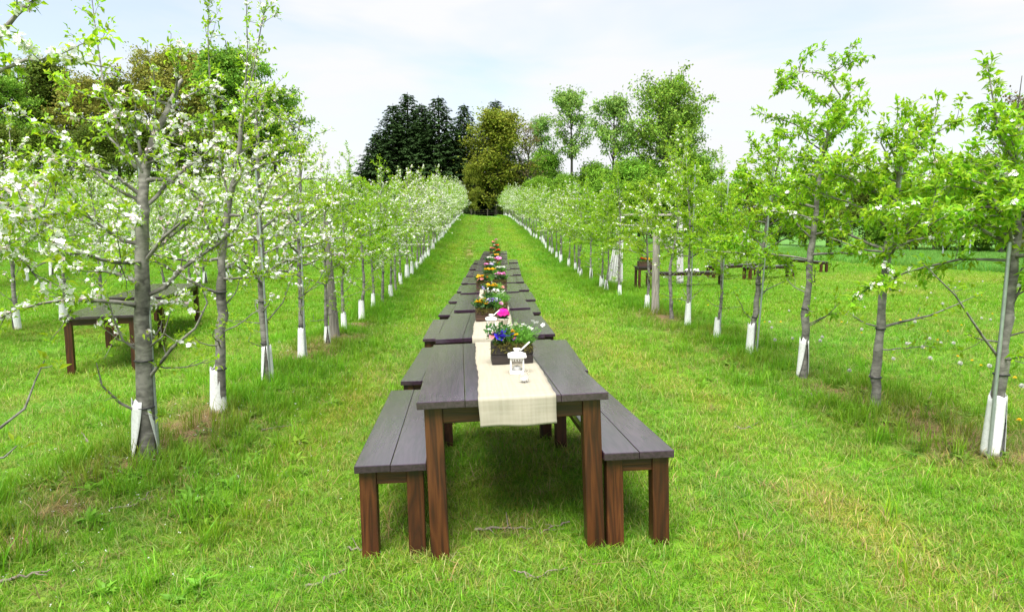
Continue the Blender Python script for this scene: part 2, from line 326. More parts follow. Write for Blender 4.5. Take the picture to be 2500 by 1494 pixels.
M_sheer = sheer_mat()

# ------------------------------------------------------------------ ground
GREEN = np.array([.12, .26, .018]); SOIL = np.array([.20, .135, .075]); DRY = np.array([.24, .20, .075])
XL, XR = -2.6, 3.7
def xrow(y): return np.interp(y, [0, 31, 52, 92], [3.7, 3.7, 3.35, 2.7])
def soil_mask(x, y):
    strip = np.maximum(np.exp(-((x-XL)/.45)**2), np.exp(-((x-xrow(y))/.45)**2))
    m = strip*ss(.42, .62, fbm(x*1.1+3, y*.8))*(y < 14)
    for px, py, r in ((215, 1180, .28), (150, 1250, .22), (420, 1040, .25), (2330, 1060, .5), (2130, 985, .3), (2440, 1110, .35), (40, 1330, .2), (330, 1130, .28), (1590, 768, .5), (2250, 1010, .35)):
        g = SOILP[(px, py)]; m = np.maximum(m, np.exp(-(((x-g[0])/r)**2+((y-g[1])/(r*1.2))**2))*ss(.25, .5, fbm(x*4, y*4)+.1))
    tr = np.maximum(np.exp(-((x+.75)/.28)**2), np.exp(-((x-.55)/.28)**2))*ss(29, 36, y)*(1-ss(60, 80, y))
    m = np.maximum(m, .8*tr*ss(.35, .55, fbm(x*2, y*.7)))
    return np.clip(m, 0, 1)
SOILP = {k: ghit(*k) for k in ((215, 1180), (150, 1250), (420, 1040), (2330, 1060), (2130, 985), (2440, 1110), (40, 1330), (330, 1130), (1590, 768), (2250, 1010))}
def dry_mask(x, y):
    d = ss(.60, .74, fbm(x*.9+40, y*.55+9, 4))*.32
    for cx, cy, rx, ry in ((16, 24, 5, 2.5), (12, 19, 2, 1)):
        d = np.maximum(d, np.exp(-(((x-cx)/rx)**2+((y-cy)/ry)**2)))
    return np.clip(d, 0, 1)
def crop_side(x, y): return (x-21.5)*27.4+(y-27.6)*11.5 > 0     # right of the line from (21.5,27.6) to (10,55)
gx = np.unique(np.concatenate([np.linspace(-400, -30, 40), np.linspace(-30, -6, 60), np.linspace(-6, 7, 200), np.linspace(7, 40, 80), np.linspace(40, 400, 40)]))
gy = np.unique(np.concatenate([np.linspace(-30, 1, 20), np.linspace(1, 14, 220), np.linspace(14, 40, 150), np.linspace(40, 140, 120), np.linspace(140, 900, 40)]))
GX, GY = np.meshgrid(gx, gy)
GZ = ground(GX, GY)
sm = soil_mask(GX, GY)[..., None]; dm = dry_mask(GX, GY)[..., None]
colr = GREEN*(1-dm)+DRY*.8*dm; colr = colr*(1-sm)+SOIL*sm
cs = crop_side(GX, GY)[..., None]*(ss(26, 30, GY)[..., None]); colr = colr*(1-cs)+np.array([.09, .21, .045])*cs
mb = MB(); ny, nx = GX.shape
ii = (np.arange(ny-1)[:, None]*nx+np.arange(nx-1)[None]).ravel()
mb.add(np.stack([GX, GY, GZ], -1), np.stack([ii, ii+1, ii+nx+1, ii+nx], -1), colr.reshape(-1, 3))
gr = obj('ground', mb.mesh('ground', M_ground, True), kind='structure')

# ------------------------------------------------------------------ grass (uncountable: instanced tufts)
def tuft(name, n, h0, h1, w, rad, lean, base, var=.25, lying=0.0, seg=2, flat=None):
    m = MB()
    for i in range(n):
        a = random.uniform(0, 6.283); r = rad*math.sqrt(random.random()); p = np.array([r*math.cos(a), r*math.sin(a), -.005])
        h = random.uniform(h0, h1); d = random.uniform(0, 6.283); ln = random.uniform(lean*.3, lean)*h
        if random.random() < lying: ln = h*random.uniform(1.5, 2.6); h *= .3
        dv = np.array([math.cos(d), math.sin(d), 0]); sv = np.array([-math.sin(d+random.uniform(-.6, .6)), math.cos(d), 0])*w*random.uniform(.7, 1.3)*.5
        mid = p+dv*ln*.35+np.array([0, 0, h*.62]); tip = p+dv*ln+np.array([0, 0, h])
        c = np.array(base)*random.uniform(1-var, 1+var)*np.array([random.uniform(.8, 1.35), 1, random.uniform(.7, 1.3)])
        if flat is not None and random.random() < flat[0]: c = np.array(flat[1])*random.uniform(.7, 1.2)
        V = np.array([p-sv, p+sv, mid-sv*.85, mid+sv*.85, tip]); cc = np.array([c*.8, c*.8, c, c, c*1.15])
        m.add(V[:4], [[0, 1, 3, 2]], cc[:4]); m.add(V[2:5], [[0, 1, 2]], cc[2:5])
    return m.mesh(name, M_grass)
def weed(name, n, l, w, base):
    m = MB(); a = np.linspace(0, 6.283, n, endpoint=False)+rng.normal(0, .2, n); e = rng.uniform(.3, 1.0, n)
    D = np.stack([np.cos(a)*np.cos(e), np.sin(a)*np.cos(e), np.sin(e)], -1); P = np.tile([0, 0, 0.], (n, 1))
    leaves(m, P, D, np.tile([0, 0, 1.], (n, 1)), rng.uniform(.6, 1.1, n)*l, w, np.array(base)*rng.uniform(.8, 1.2, (n, 1)), .3)
    return m.mesh(name, M_grass)
GC = (.160, .372, .022)
PALE = (.38, .42, .14); STRAW = (.42, .34, .16)
def lib(name, meshes):
    c = bpy.data.collections.new(name)
    for i, me in enumerate(meshes): c.objects.link(bpy.data.objects.new(f'{name}_{i}', me))
    return c
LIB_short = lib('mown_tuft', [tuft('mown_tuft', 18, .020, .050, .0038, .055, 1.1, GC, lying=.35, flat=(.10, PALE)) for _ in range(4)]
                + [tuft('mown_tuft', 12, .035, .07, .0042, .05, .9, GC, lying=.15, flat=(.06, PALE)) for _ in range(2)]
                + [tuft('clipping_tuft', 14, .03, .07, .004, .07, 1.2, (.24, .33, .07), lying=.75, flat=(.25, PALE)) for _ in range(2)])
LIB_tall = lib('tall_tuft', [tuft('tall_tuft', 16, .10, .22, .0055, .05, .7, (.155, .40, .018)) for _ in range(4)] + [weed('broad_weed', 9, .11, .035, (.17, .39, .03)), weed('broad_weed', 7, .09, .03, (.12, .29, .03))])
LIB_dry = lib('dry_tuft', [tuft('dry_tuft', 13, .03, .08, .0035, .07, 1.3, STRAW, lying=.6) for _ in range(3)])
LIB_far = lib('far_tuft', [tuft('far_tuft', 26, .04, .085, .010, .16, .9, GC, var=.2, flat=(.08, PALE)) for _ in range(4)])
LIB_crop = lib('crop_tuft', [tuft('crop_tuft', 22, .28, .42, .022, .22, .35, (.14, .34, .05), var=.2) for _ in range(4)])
def scatter(name, label, cat, coll, P, scale, tint, nlib, tilt=.15):
    me = bpy.data.meshes.new(name); n = len(P)
    me.vertices.add(n); me.vertices.foreach_set('co', np.asarray(P, np.float32).ravel())
    r = np.stack([rng.normal(0, tilt, n), rng.normal(0, tilt, n), rng.uniform(0, 6.283, n)], -1).astype(np.float32)
    for nm, ty, d in (('rot', 'FLOAT_VECTOR', r), ('scl', 'FLOAT', np.asarray(scale, np.float32)), ('pick', 'INT', rng.integers(0, nlib, n).astype(np.int32))):
        a = me.attributes.new(nm, ty, 'POINT'); a.data.foreach_set('vector' if ty == 'FLOAT_VECTOR' else 'value', d.ravel())
    a = me.attributes.new('tint', 'FLOAT_COLOR', 'POINT'); a.data.foreach_set('color', np.concatenate([tint, np.ones((n, 1))], 1).astype(np.float32).ravel())
    o = obj(name, me, kind='stuff'); o['label'] = label; o['category'] = cat
    g = bpy.data.node_groups.new(name, 'GeometryNodeTree')
    g.interface.new_socket('Geometry', in_out='INPUT', socket_type='NodeSocketGeometry'); g.interface.new_socket('Geometry', in_out='OUTPUT', socket_type='NodeSocketGeometry')
    N = g.nodes.new; K = g.links.new; gi = N('NodeGroupInput'); go = N('NodeGroupOutput'); ip = N('GeometryNodeInstanceOnPoints'); ci = N('GeometryNodeCollectionInfo')
    ci.inputs['Collection'].default_value = coll; ci.inputs['Separate Children'].default_value = True; ip.inputs['Pick Instance'].default_value = True
    def na(nm, dt): x = N('GeometryNodeInputNamedAttribute'); x.data_type = dt; x.inputs['Name'].default_value = nm; return x.outputs['Attribute']
    K(gi.outputs[0], ip.inputs['Points']); K(ci.outputs[0], ip.inputs['Instance']); K(na('pick', 'INT'), ip.inputs['Instance Index'])
    er = N('FunctionNodeEulerToRotation'); K(na('rot', 'FLOAT_VECTOR'), er.inputs[0]); K(er.outputs[0], ip.inputs['Rotation']); K(na('scl', 'FLOAT'), ip.inputs['Scale']); K(ip.outputs[0], go.inputs[0])
    md = o.modifiers.new('scatter', 'NODES'); md.node_group = g
    return o
def spread(x0, x1, y0, y1, dens):
    n = int((x1-x0)*(y1-y0)*dens); return rng.uniform(x0, x1, n), rng.uniform(y0, y1, n)
def seen(x, y, m=1.0): return (x > -(.79*y+m)) & (x < .83*y+m)
def tint_at(x, y, lo=1.0):
    a = fbm(x*.55+5, y*.45+2, 3); b = fbm(x*2.2+50, y*1.8+12, 3); d = dry_mask(x, y)
    t = np.stack([.86+.42*(a-.2), .88+.28*(b-.25)+.10*(a-.5), .9+.4*(b-.5)], -1)
    t = t*(1-d[:, None])+np.array([1.5, 1.03, 1.7])*d[:, None]
    s = soil_mask(x, y)[:, None]; t = t*(1-s*.8)+np.array([1.35, .68, 2.0])*s*.8
    st = np.exp(-((x+1.55+.12*np.sin(y*.7))/.3)**2)+np.exp(-((x-2.15+.15*np.sin(y*.6+1))/.38)**2)+.7*np.exp(-((x-1.2)/.2)**2); dk = np.exp(-((x+2.05)/.25)**2)+np.exp(-((x-2.9)/.35)**2)
    st = (st*(.5+fbm(x*1.5, y*.8)))[:, None]; t = t*(1+st*np.array([.30, .08, .2]))*(1+.0*dk[:, None])
    return t*rng.uniform(.82, 1.18, (len(x), 1))*lo
def strip_d(x, y): return np.minimum(np.abs(x-XL), np.abs(x-xrow(y)))
# mown grass in bands of falling density
for k, (y0, y1, dens, sc) in enumerate(((1.6, 4.5, 1150, .95), (4.5, 8, 640, 1.1), (8, 14, 280, 1.45))):
    x, y = spread(-.85*y1-1, .85*y1+1, y0, y1, dens); k_ = seen(x, y); x, y = x[k_], y[k_]
    s = soil_mask(x, y); k_ = rng.random(len(x)) > s*.93; x, y = x[k_], y[k_]
    scatter('mown_grass', ('short mown green grass with clippings in the near foreground', 'short mown green grass beside the first tables', 'short mown green grass beside the middle tables')[k], 'grass', LIB_short,
            np.stack([x, y, ground(x, y)], -1), sc*rng.uniform(.7, 1.3, len(x))*(.70+.42*fbm(x*1.6, y*1.6)), tint_at(x, y), 8)
for k, (y0, y1, dens, sc) in enumerate(((14, 30, 75, 1.0), (30, 60, 26, 1.6), (60, 96, 9, 2.4))):
    xa, xb = (-.8*y1, .8*y1) if k == 0 else ((-26, 24) if k == 1 else (-30, 14))
    x, y = spread(xa, xb, y0, y1, dens); k_ = seen(x, y) & ~(crop_side(x, y) & (y > 26)); x, y = x[k_], y[k_]
    s = soil_mask(x, y); k_ = rng.random(len(x)) > s*.8; x, y = x[k_], y[k_]
    scatter('far_mown_grass', ('mown grass beside the far tables and side benches', 'mown grass lane rising beyond the last table', 'mown grass at the crest of the lane')[k], 'grass', LIB_far,
            np.stack([x, y, ground(x, y)], -1), sc*rng.uniform(.7, 1.25, len(x)), tint_at(x, y), 4)
# long grass and weeds in the strips under the trees
n = 9000; y = 2+12*rng.random(n)**1.2; side = rng.random(n) < .55
x = np.where(side, XL+rng.normal(-.15, .62, n), xrow(y)+rng.normal(.05, .55, n))
k_ = (fbm(x*1.4+9, y*1.2, 3) > .44) & (rng.random(n) > soil_mask(x, y)*.85) & seen(x, y); x, y = x[k_], y[k_]
scatter('long_grass', 'long unmown grass and weeds in the strips under the trees', 'grass', LIB_tall, np.stack([x, y, ground(x, y)], -1), rng.uniform(.55, 1.15, len(x)), tint_at(x, y, .95), 6)
n = 9000; y = rng.uniform(14, 92, n); side = rng.random(n) < .5
x = np.where(side, XL+rng.normal(-.1, .5, n), xrow(y)+rng.normal(.1, .5, n)); k_ = fbm(x*1.4+9, y*.8, 3) > .4; x, y = x[k_], y[k_]
scatter('far_long_grass', 'long grass along the far ends of the two tree rows', 'grass', LIB_tall, np.stack([x, y, ground(x, y)], -1), rng.uniform(.9, 1.6, len(x)), tint_at(x, y, .95), 4)
n = 5200; x = rng.uniform(4.6, 24, n); y = 4+26*rng.random(n); k_ = seen(x, y) & (fbm(x*.7, y*.7+5) > .4) & ~crop_side(x, y); x, y = x[k_], y[k_]
scatter('meadow_grass', 'lush uneven meadow grass right of the right tree row', 'grass', LIB_tall, np.stack([x, y, ground(x, y)], -1), rng.uniform(.45, .8, len(x)), tint_at(x, y, 1.05), 6)
# straw and dry clippings
x1, y1 = spread(-5, 6, 1.7, 13, 130); s = np.maximum(soil_mask(x1, y1)*.8, dry_mask(x1, y1)*.55+.06); k_ = (rng.random(len(x1)) < s) & seen(x1, y1); x, y = x1[k_], y1[k_]
scatter('dry_clippings', 'dry straw coloured grass clippings lying in patches', 'straw', LIB_dry, np.stack([x, y, ground(x, y)+.01], -1), rng.uniform(.7, 1.4, len(x)), np.ones((len(x), 3))*rng.uniform(.7, 1.1, (len(x), 1)), 3)
# petals fallen below the blossoming row
n = 700; y = 3+11*rng.random(n); x = XL+rng.normal(0, .7, n); pm = MB(); flowers(pm, np.array([[0, 0, 0.]]), np.array([[0, 0, 1.]]), .009, (.8, .78, .78), 2, .3, pw=.9)
scatter('fallen_petals', 'tiny white petals fallen in the grass under the left row', 'petals', lib('petal', [pm.mesh('petal', M_grass)]), np.stack([x, y, ground(x, y)+.04], -1), rng.uniform(.7, 1.2, n), np.ones((n, 3)), 1, .5)
# grain crop on the right
x, y = spread(8, 52, 26, 62, 16); k_ = crop_side(x, y) & seen(x, y, 2); x, y = x[k_], y[k_]
scatter('crop_field', 'blue green young grain field beyond the side benches', 'crop', LIB_crop, np.stack([x, y, ground(x, y)], -1), rng.uniform(.75, 1.1, len(x)), np.ones((len(x), 3))*(.8+.45*fbm(x*.5, y*.25)[:, None]), 4)
# ------------------------------------------------------------------ tables, benches, runners
ORD = ['first', 'second', 'third', 'fourth', 'fifth', 'sixth', 'seventh', 'eighth', 'ninth', 'tenth', 'eleventh', 'twelfth', 'thirteenth', 'fourteenth', 'fifteenth', 'sixteenth', 'seventeenth', 'eighteenth']
def make_table(loc, rot, label, group, Wd=1.0, Ln=2.6, H=.75, planks=4, name='farm_table', cat='table', leg=.095, tops=None):
    t = thing(name, label, cat, loc, rot, group); th = .04; pw = Wd/planks
    for i in range(planks):
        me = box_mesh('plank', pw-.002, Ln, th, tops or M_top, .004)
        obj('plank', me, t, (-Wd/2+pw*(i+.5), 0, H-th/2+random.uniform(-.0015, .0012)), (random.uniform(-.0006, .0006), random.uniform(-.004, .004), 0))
    lh = H-th+.05; ix, iy = Wd/2-.035-leg/2, Ln/2-.045-leg/2
    if Wd < .6: ix, iy = Wd/2-.02-leg/2, Ln/2-.035-leg/2
    for sx in (-1, 1):
        for sy in (-1, 1): obj('leg', box_mesh('leg', leg, leg, lh, M_leg, .005), t, (sx*ix, sy*iy, lh/2-.05), (0, 0, random.choice([0, math.pi])))
    ah = .09 if Wd > .6 else .075
    for sy in (-1, 1): obj('rail', box_mesh('rail', 2*ix-leg, .035, ah, M_apx, .003), t, (0, sy*(iy+leg*.18), H-th-ah/2-.001))
    for sx in (-1, 1): obj('rail', box_mesh('rail', .035, 2*iy-leg, ah, M_apy, .003), t, (sx*(ix+leg*.18), 0, H-th-ah/2-.001))
    return t
FX = [.14, .10, .14, .13, .20, .25, .29, .33, .39, .47, .55]
FY = [3.47, 6.13, 8.82, 11.47, 14.15, 16.85, 19.53, 22.1, 24.75, 27.45, 30.15]
FZ = [-.95, -1.045, -1.135, -1.19, -1.275, -1.345, -1.385, -1.38, -1.35, -1.30, -1.29]
RL = [.036, .050, .032, .027, .025, .022, .024, .03, .018, .016]
OL = [.33, .36, .43, .40, .42, .41, .43, .39, .40, .38]; OR = [.365, .38, .31, .35, .40, .40, .39, .41, .43, .43]
TB = []; TH, BH = .835, .48
def bench_len(): return 2.5
for k in range(10):
    a = np.array([FX[k], FY[k], FZ[k]]); b = np.array([FX[k+1], FY[k+1], FZ[k+1]])
    d = b-a; yaw = math.atan2(-d[0], d[1]) + (R(1.2) if k == 0 else 0); pit = math.atan2(d[2], d[1]); m = a+d*(1.15/np.linalg.norm(d))
    if k == 0: m[0] = a[0]-math.sin(yaw)*1.15+.045; m[1] -= .07; m[2] += .030; pit -= .016
    rot = (pit, -math.atan(RL[k]), yaw)
    tz = m[2]+CAMZ-TH
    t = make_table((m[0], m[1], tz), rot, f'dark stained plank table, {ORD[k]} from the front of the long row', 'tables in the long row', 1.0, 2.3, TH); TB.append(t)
    for s, off, nm in ((-1, OL[k], 'left'), (1, OR[k], 'right')):
        bx = m[0]+s*(.5+off-.19)-(.03 if k == 0 else 0); by = m[1]+(.07 if k == 0 else 0)+random.uniform(-.03, .05)-.15
        zz = tz + s*(.045 if k == 0 else RL[k])*.7+(.022 if k == 0 else -.005) + (.0 if s > 0 else -.0)
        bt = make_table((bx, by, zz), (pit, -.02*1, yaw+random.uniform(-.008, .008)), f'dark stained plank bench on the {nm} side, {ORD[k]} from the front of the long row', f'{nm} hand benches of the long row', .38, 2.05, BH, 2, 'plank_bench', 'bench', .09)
def make_runner(k, cx0, cx1, over):
    m = MB(); nw, nl = 15, 70; Wr = .40; L0 = -1.15-over-.012; V = []; UV = []; ph = random.uniform(0, 9)
    Ls = np.linspace(L0, 1.14, nl)
    if k == 0: Ls = np.concatenate([np.linspace(L0, -1.12, 18), np.linspace(-1.11, 1.14, 60)])
    nl = len(Ls)
    for s in Ls:
        t = (s+1.15)/2.3; cx = cx0+(cx1-cx0)*max(t, 0)
        for j in range(nw):
            u = j/(nw-1)-.5; edge = .005*math.sin(s*5+ph+(3 if u > 0 else 0))*abs(u)*2+.0018*math.sin(s*27+ph*2)*abs(u)*2
            x = cx+u*Wr+edge*(1 if u > 0 else -1)
            if s > -1.15: y, z = s, .8395+.0022*(1+math.sin(u*14+s*6+ph))*(.3+abs(u))
            else:
                q = -1.15-s; ra = .012
                if q < ra*1.57: a = q/ra; y, z = -1.15-ra*math.sin(a)*.9, .8395-ra*(1-math.cos(a))
                else: e = q-ra*1.57; y, z = -1.15-ra*.9-.006*math.sin(u*11+ph)*min(1, e/.08)-.035*e, .8395-ra-e*(1+.03*math.sin(u*5+ph))
            V.append((x, y, z)); UV.append((u*Wr, s))
    ii = (np.arange(nl-1)[:, None]*nw+np.arange(nw-1)[None]).ravel()
    m.add(V, np.stack([ii, ii+1, ii+nw+1, ii+nw], -1)); me = m.mesh('table_runner', M_burlap, True)
    uv = me.uv_layers.new(name='UVMap'); UV = np.array(UV)
    vi = np.zeros(len(me.loops), np.int32); me.loops.foreach_get('vertex_index', vi); uv.data.foreach_set('uv', UV[vi].astype(np.float32).ravel())
    t = TB[k]
    o = thing('table_runner', f'cream burlap runner hanging over the front edge of the {ORD[k]} table from the front', 'table runner', t.location, t.rotation_euler, 'burlap table runners', me)
    so_ = o.modifiers.new('thick', 'SOLIDIFY'); so_.thickness = .002; so_.offset = 1
for k in range(10): make_runner(k, .03+random.uniform(-.01, .01), (.05 if k == 0 else .02), .145 if k == 0 else random.uniform(.09, .13))
def on_table(k, u, v):                      # table coordinates: u across, v metres from the front edge -> world point on the cloth
    t = TB[k]; M = Matrix.LocRotScale(t.location, t.rotation_euler, None)
    return M @ Vector((u, -1.15+min(v, 2.12), .844)), t.rotation_euler.z

# ------------------------------------------------------------------ planters
def petal_mesh(kind):
    m = MB(); Z = np.array([[0, 0, 0.]]); U = np.array([[0, 0, 1.]])
    if kind == 'daisy': flowers(m, Z, U, .017, (.82, .82, .80), 9, .08, pw=.5, ccol=(.75, .52, .03))
    else:
        cols = {'blue': ((.045, .03, .50), (.03, .015, .25)), 'yellow': ((.85, .55, .01), (.8, .35, .01)), 'purple': ((.38, .30, .72), (.75, .72, .8)), 'magenta': ((.80, .02, .42), (.75, .02, .3)),
                'pink': ((.80, .22, .55), (.8, .4, .6)), 'red': ((.75, .05, .02), (.7, .15, .02)), 'white': ((.80, .80, .78), (.7, .7, .6)), 'orange': ((.85, .22, .01), (.8, .3, .02)), 'violet': ((.16, .05, .35), (.5, .2, .1)), 'rose': ((.80, .30, .32), (.7, .2, .2))}[kind]
        flowers(m, Z, U, .027, cols[0], 5, .22, pw=.95, ccol=(.8, .5, .02)); flowers(m, Z+[0, 0, .005], U, .016, cols[1], 5, .3, pw=.9)
    me = m.mesh(kind+'_flower', M_flower); return me
FM = {}
def fmesh(k):
    if k not in FM: FM[k] = petal_mesh(k)
    return FM[k]
def mat_of(me, mt): me.materials.clear(); me.materials.append(mt); return me
def make_planter(loc, rz, label, spots, mt, seed, W_=.275, D=.20, H=.13, feather=.5, moss=True, big=1.0, scl=1.0, fs=1.4):
    rs = np.random.default_rng(seed); t = thing('flower_planter', label, 'planter', loc, (0, 0, rz), 'flower planters on the long row'); t.scale = (scl,)*3
    th = .014
    for r in range(2):
        z = H/4+r*H/2
        for sy in (-1, 1): obj('board', box_mesh('long_board', W_, th, H/2-.003, mt, .003), t, (0, sy*(D/2-th/2), z+.001))
        for sx in (-1, 1): obj('board', box_mesh('short_board', th, D-2*th-.002, H/2-.003, mt, .003), t, (sx*(W_/2-th/2), 0, z+.001))
    obj('base_board', box_mesh('base_board', W_-2*th-.002, D-2*th-.002, .012, mt, .002), t, (0, 0, .012))
    def around(n): return np.stack([rs.uniform(-.46, .46, n)*W_, rs.uniform(-.46, .46, n)*D, rs.uniform(.9, 1.0, n)*H], -1)
    m = MB(); n = 520                                            # moss spilling over the rim
    P = around(n); fr = rs.random(n) < .45; P[fr, 1] = -D/2-rs.uniform(0, .012, fr.sum()); P[fr, 2] = H*(1.03-.32*rs.random(fr.sum())**2*(.3+fbm(P[fr, 0]*22+seed, P[fr, 0]*3)*1.6))
    Dd = np.stack([rs.normal(0, .8, n), rs.normal(-.2, .6, n), rs.normal(-.1, .8, n)], -1)
    leaves(m, P, Dd, rs.normal(size=(n, 3))+[0, 0, .5], rs.uniform(.018, .042, n), .006, np.array([.13, .12, .022])*rs.uniform(.5, 1.35, (n, 1))*np.array([1, rs.uniform(.9, 1.2), 1]), .3)
    obj('moss', m.mesh('moss', M_flower), t, kind='stuff')
    m = MB(); n = 720; P = around(n); hh = rs.uniform(.02, .11, n)*big
    Dd = np.stack([rs.normal(0, .45, n), rs.normal(-.1, .45, n), np.ones(n)], -1); Dd = unit(Dd)
    P2 = P+Dd*hh[:, None]
    xr = (P[:, 0] > W_*(.5-feather)-.02)
    n_ = (~xr).sum(); leaves(m, P2[~xr], Dd[~xr]+rs.normal(0, .6, (n_, 3)), rs.normal(size=(n_, 3))+[0, 0, 1.5], rs.uniform(.02, .045, n_), rs.uniform(.012, .022, n_), np.array([.035, .11, .02])*rs.uniform(.6, 1.5, (n_, 1)), .2)
    if xr.sum():
        q = np.repeat(np.where(xr)[0], 5); n_ = len(q)
        leaves(m, P[q]+Dd[q]*hh[q][:, None]*rs.uniform(.2, 1.15, (n_, 1)), Dd[q]+rs.normal(0, .5, (n_, 3)), rs.normal(size=(n_, 3)), rs.uniform(.02, .05, n_), .0045, np.array([.13, .33, .035])*rs.uniform(.7, 1.3, (n_, 1)), .2)
    for kind, u, v, h, s in spots:
        e = np.array([u*W_, v*D, H+h-.001]); b0 = np.array([np.clip(u, -.42, .42)*W_, np.clip(v, -.4, .4)*D, H*.85]); md_ = (e+b0)/2+[rs.normal(0, .006), rs.normal(0, .006), .01]
        tube(m, [b0, md_, e], .0013, 4, (.08, .22, .03), cap=False)
    obj('greenery', m.mesh('greenery', M_flower), t, kind='stuff')
    for kind, u, v, h, s in spots:
        f = obj('flower', fmesh(kind), t, (u*W_, v*D, H+h), (rs.normal(.45, .3), rs.normal(0, .3), rs.uniform(0, 6)), s*(1.0 if kind == 'daisy' else fs)*rs.uniform(.85, 1.15))
    return t
def bunch(kind, n, u, v, h, su, s=1.0, sh=.012):
    return [(kind, u+random.uniform(-su, su), v+random.uniform(-.35, .35), h+random.uniform(-sh, sh), s*random.uniform(.8, 1.15)) for _ in range(n)]
random.seed(21)
p1 = bunch('daisy', 10, .27, .1, .115, .26, 1.0, .02)+bunch('daisy', 4, -.15, .25, .105, .18, .9)+[('daisy', .62, .1, .135, 1.2), ('daisy', .78, .0, .12, 1.2), ('daisy', .55, .3, .14, .9), ('daisy', .5, -.2, .10, 1.0)] \
   + [('blue', -.27, -.3, .072, 1.25), ('blue', -.33, -.42, .052, 1.2), ('blue', -.22, -.45, .056, 1.15), ('blue', -.19, -.2, .085, 1.1), ('blue', -.02, -.4, .066, .9), ('yellow', .02, -.3, .085, .7), ('yellow', .09, -.42, .07, .75), ('orange', -.01, -.25, .092, .55), ('violet', .05, -.45, .045, .8), ('violet', -.45, -.3, .075, .9), ('rose', -.5, -.35, .055, .7), ('violet', -.52, -.1, .06, .8)]
pos, rz = on_table(0, .075, 1.12)
make_planter(pos, rz, 'dark planter box with blue pansies and white daisies on the nearest table', p1, M_planter, 5, big=1.15, fs=1.12)
plan = [  # table, u, v, flowers, description
    (1, -.03, 1.30, bunch('yellow', 11, -.22, -.1, .075, .22, .95)+bunch('purple', 13, .22, -.05, .085, .26, .9)+bunch('pink', 3, .5, -.1, .06, .04, .7), 'brown planter box with yellow and lilac pansies on the second table', M_planterb, .1),
    (1, .06, 2.25, bunch('daisy', 16, 0, 0, .13, .4, 1.0, .03)+bunch('violet', 3, .3, -.2, .05, .1, .7), 'planter with loose white daisies at the back of the second table', M_planterb, .6),
    (2, .03, 1.10, bunch('yellow', 12, -.08, -.1, .085, .26, 1.0)+bunch('purple', 4, -.42, -.2, .06, .08, .8)+bunch('rose', 3, .45, -.2, .05, .06, .7), 'planter of yellow pansies with feathery greens on the third table', M_planterb, .35),
    (3, -.12, .75, bunch('yellow', 9, -.25, -.1, .10, .2, .9)+bunch('rose', 5, -.2, -.3, .05, .25, .7)+bunch('orange', 3, .2, -.2, .07, .1, .7), 'planter of yellow and orange pansies on the fourth table', M_planterb, .1),
    (3, .16, 1.3, bunch('pink', 12, .1, 0, .09, .25, 1.1)+bunch('white', 3, -.3, 0, .06, .1, .8), 'planter with bright pink blooms on the fourth table', M_planterb, .05),
    (4, -.05, .8, bunch('yellow', 16, 0, -.1, .11, .42, 1.0), 'planter full of yellow blooms on the fifth table', M_planterb, .15),
    (4, .16, 1.9, bunch('white', 14, .1, 0, .10, .35, .9), 'planter of white blooms on the fifth table', M_planterb, .3),
    (5, -.10, .9, bunch('pink', 8, -.2, 0, .10, .2, 1.1)+bunch('purple', 7, .25, 0, .10, .2, 1.0), 'planter of pink and pale lilac blooms on the sixth table', M_planterb, .1),
    (5, .05, 2.1, bunch('white', 12, -.2, 0, .09, .3, .9)+bunch('orange', 3, .2, 0, .08, .1, .8), 'planter of white and orange blooms on the sixth table', M_planterb, .2),
    (6, .10, .9, bunch('pink', 13, .1, 0, .13, .3, 1.2)+bunch('rose', 4, 0, -.2, .06, .3, .9), 'planter with a tall pink mound on the seventh table', M_planterb, .1),
    (6, -.10, 2.0, bunch('white', 14, 0, 0, .10, .4, .9), 'planter of white blooms on the seventh table', M_planterb, .3),
    (7, .05, 1.2, bunch('yellow', 9, .2, -.1, .09, .25, 1.0)+bunch('white', 5, -.3, 0, .08, .15, .9), 'planter of yellow and white blooms on the eighth table', M_planterb, .2),
    (8, .10, .8, bunch('red', 12, .1, -.1, .12, .3, 1.1)+bunch('yellow', 4, -.2, -.1, .06, .2, .9), 'planter of red and yellow blooms on the ninth table', M_planterb, .1),
    (8, -.05, 2.1, bunch('rose', 10, -.2, 0, .13, .25, 1.0)+bunch('orange', 4, .2, 0, .12, .2, .9), 'planter of rose coloured blooms on the ninth table', M_planterb, .2),
    (9, .08, 1.0, bunch('red', 8, .1, 0, .17, .3, 1.0)+bunch('white', 6, -.2, 0, .17, .25, .9), 'planter of red and white blooms on the last table', M_planterb, .2),
    (9, .02, 2.2, bunch('pink', 7, 0, 0, .36, .2, 1.0, .03)+bunch('rose', 6, -.2, 0, .25, .3, 1.0, .03), 'tall planter of pink blooms at the far end of the last table', M_planterb, .3)]
for i, (k, u, v, fl, lb, mt_, fe) in enumerate(plan):
    pos, rz = on_table(k, u, v); make_planter(pos, rz+random.uniform(-.1, .1), lb, fl, mt_, 40+i, feather=fe, big=1.0 if i != 15 else 2.6, scl=1.0, fs=1.4 if k < 2 else 1.75)
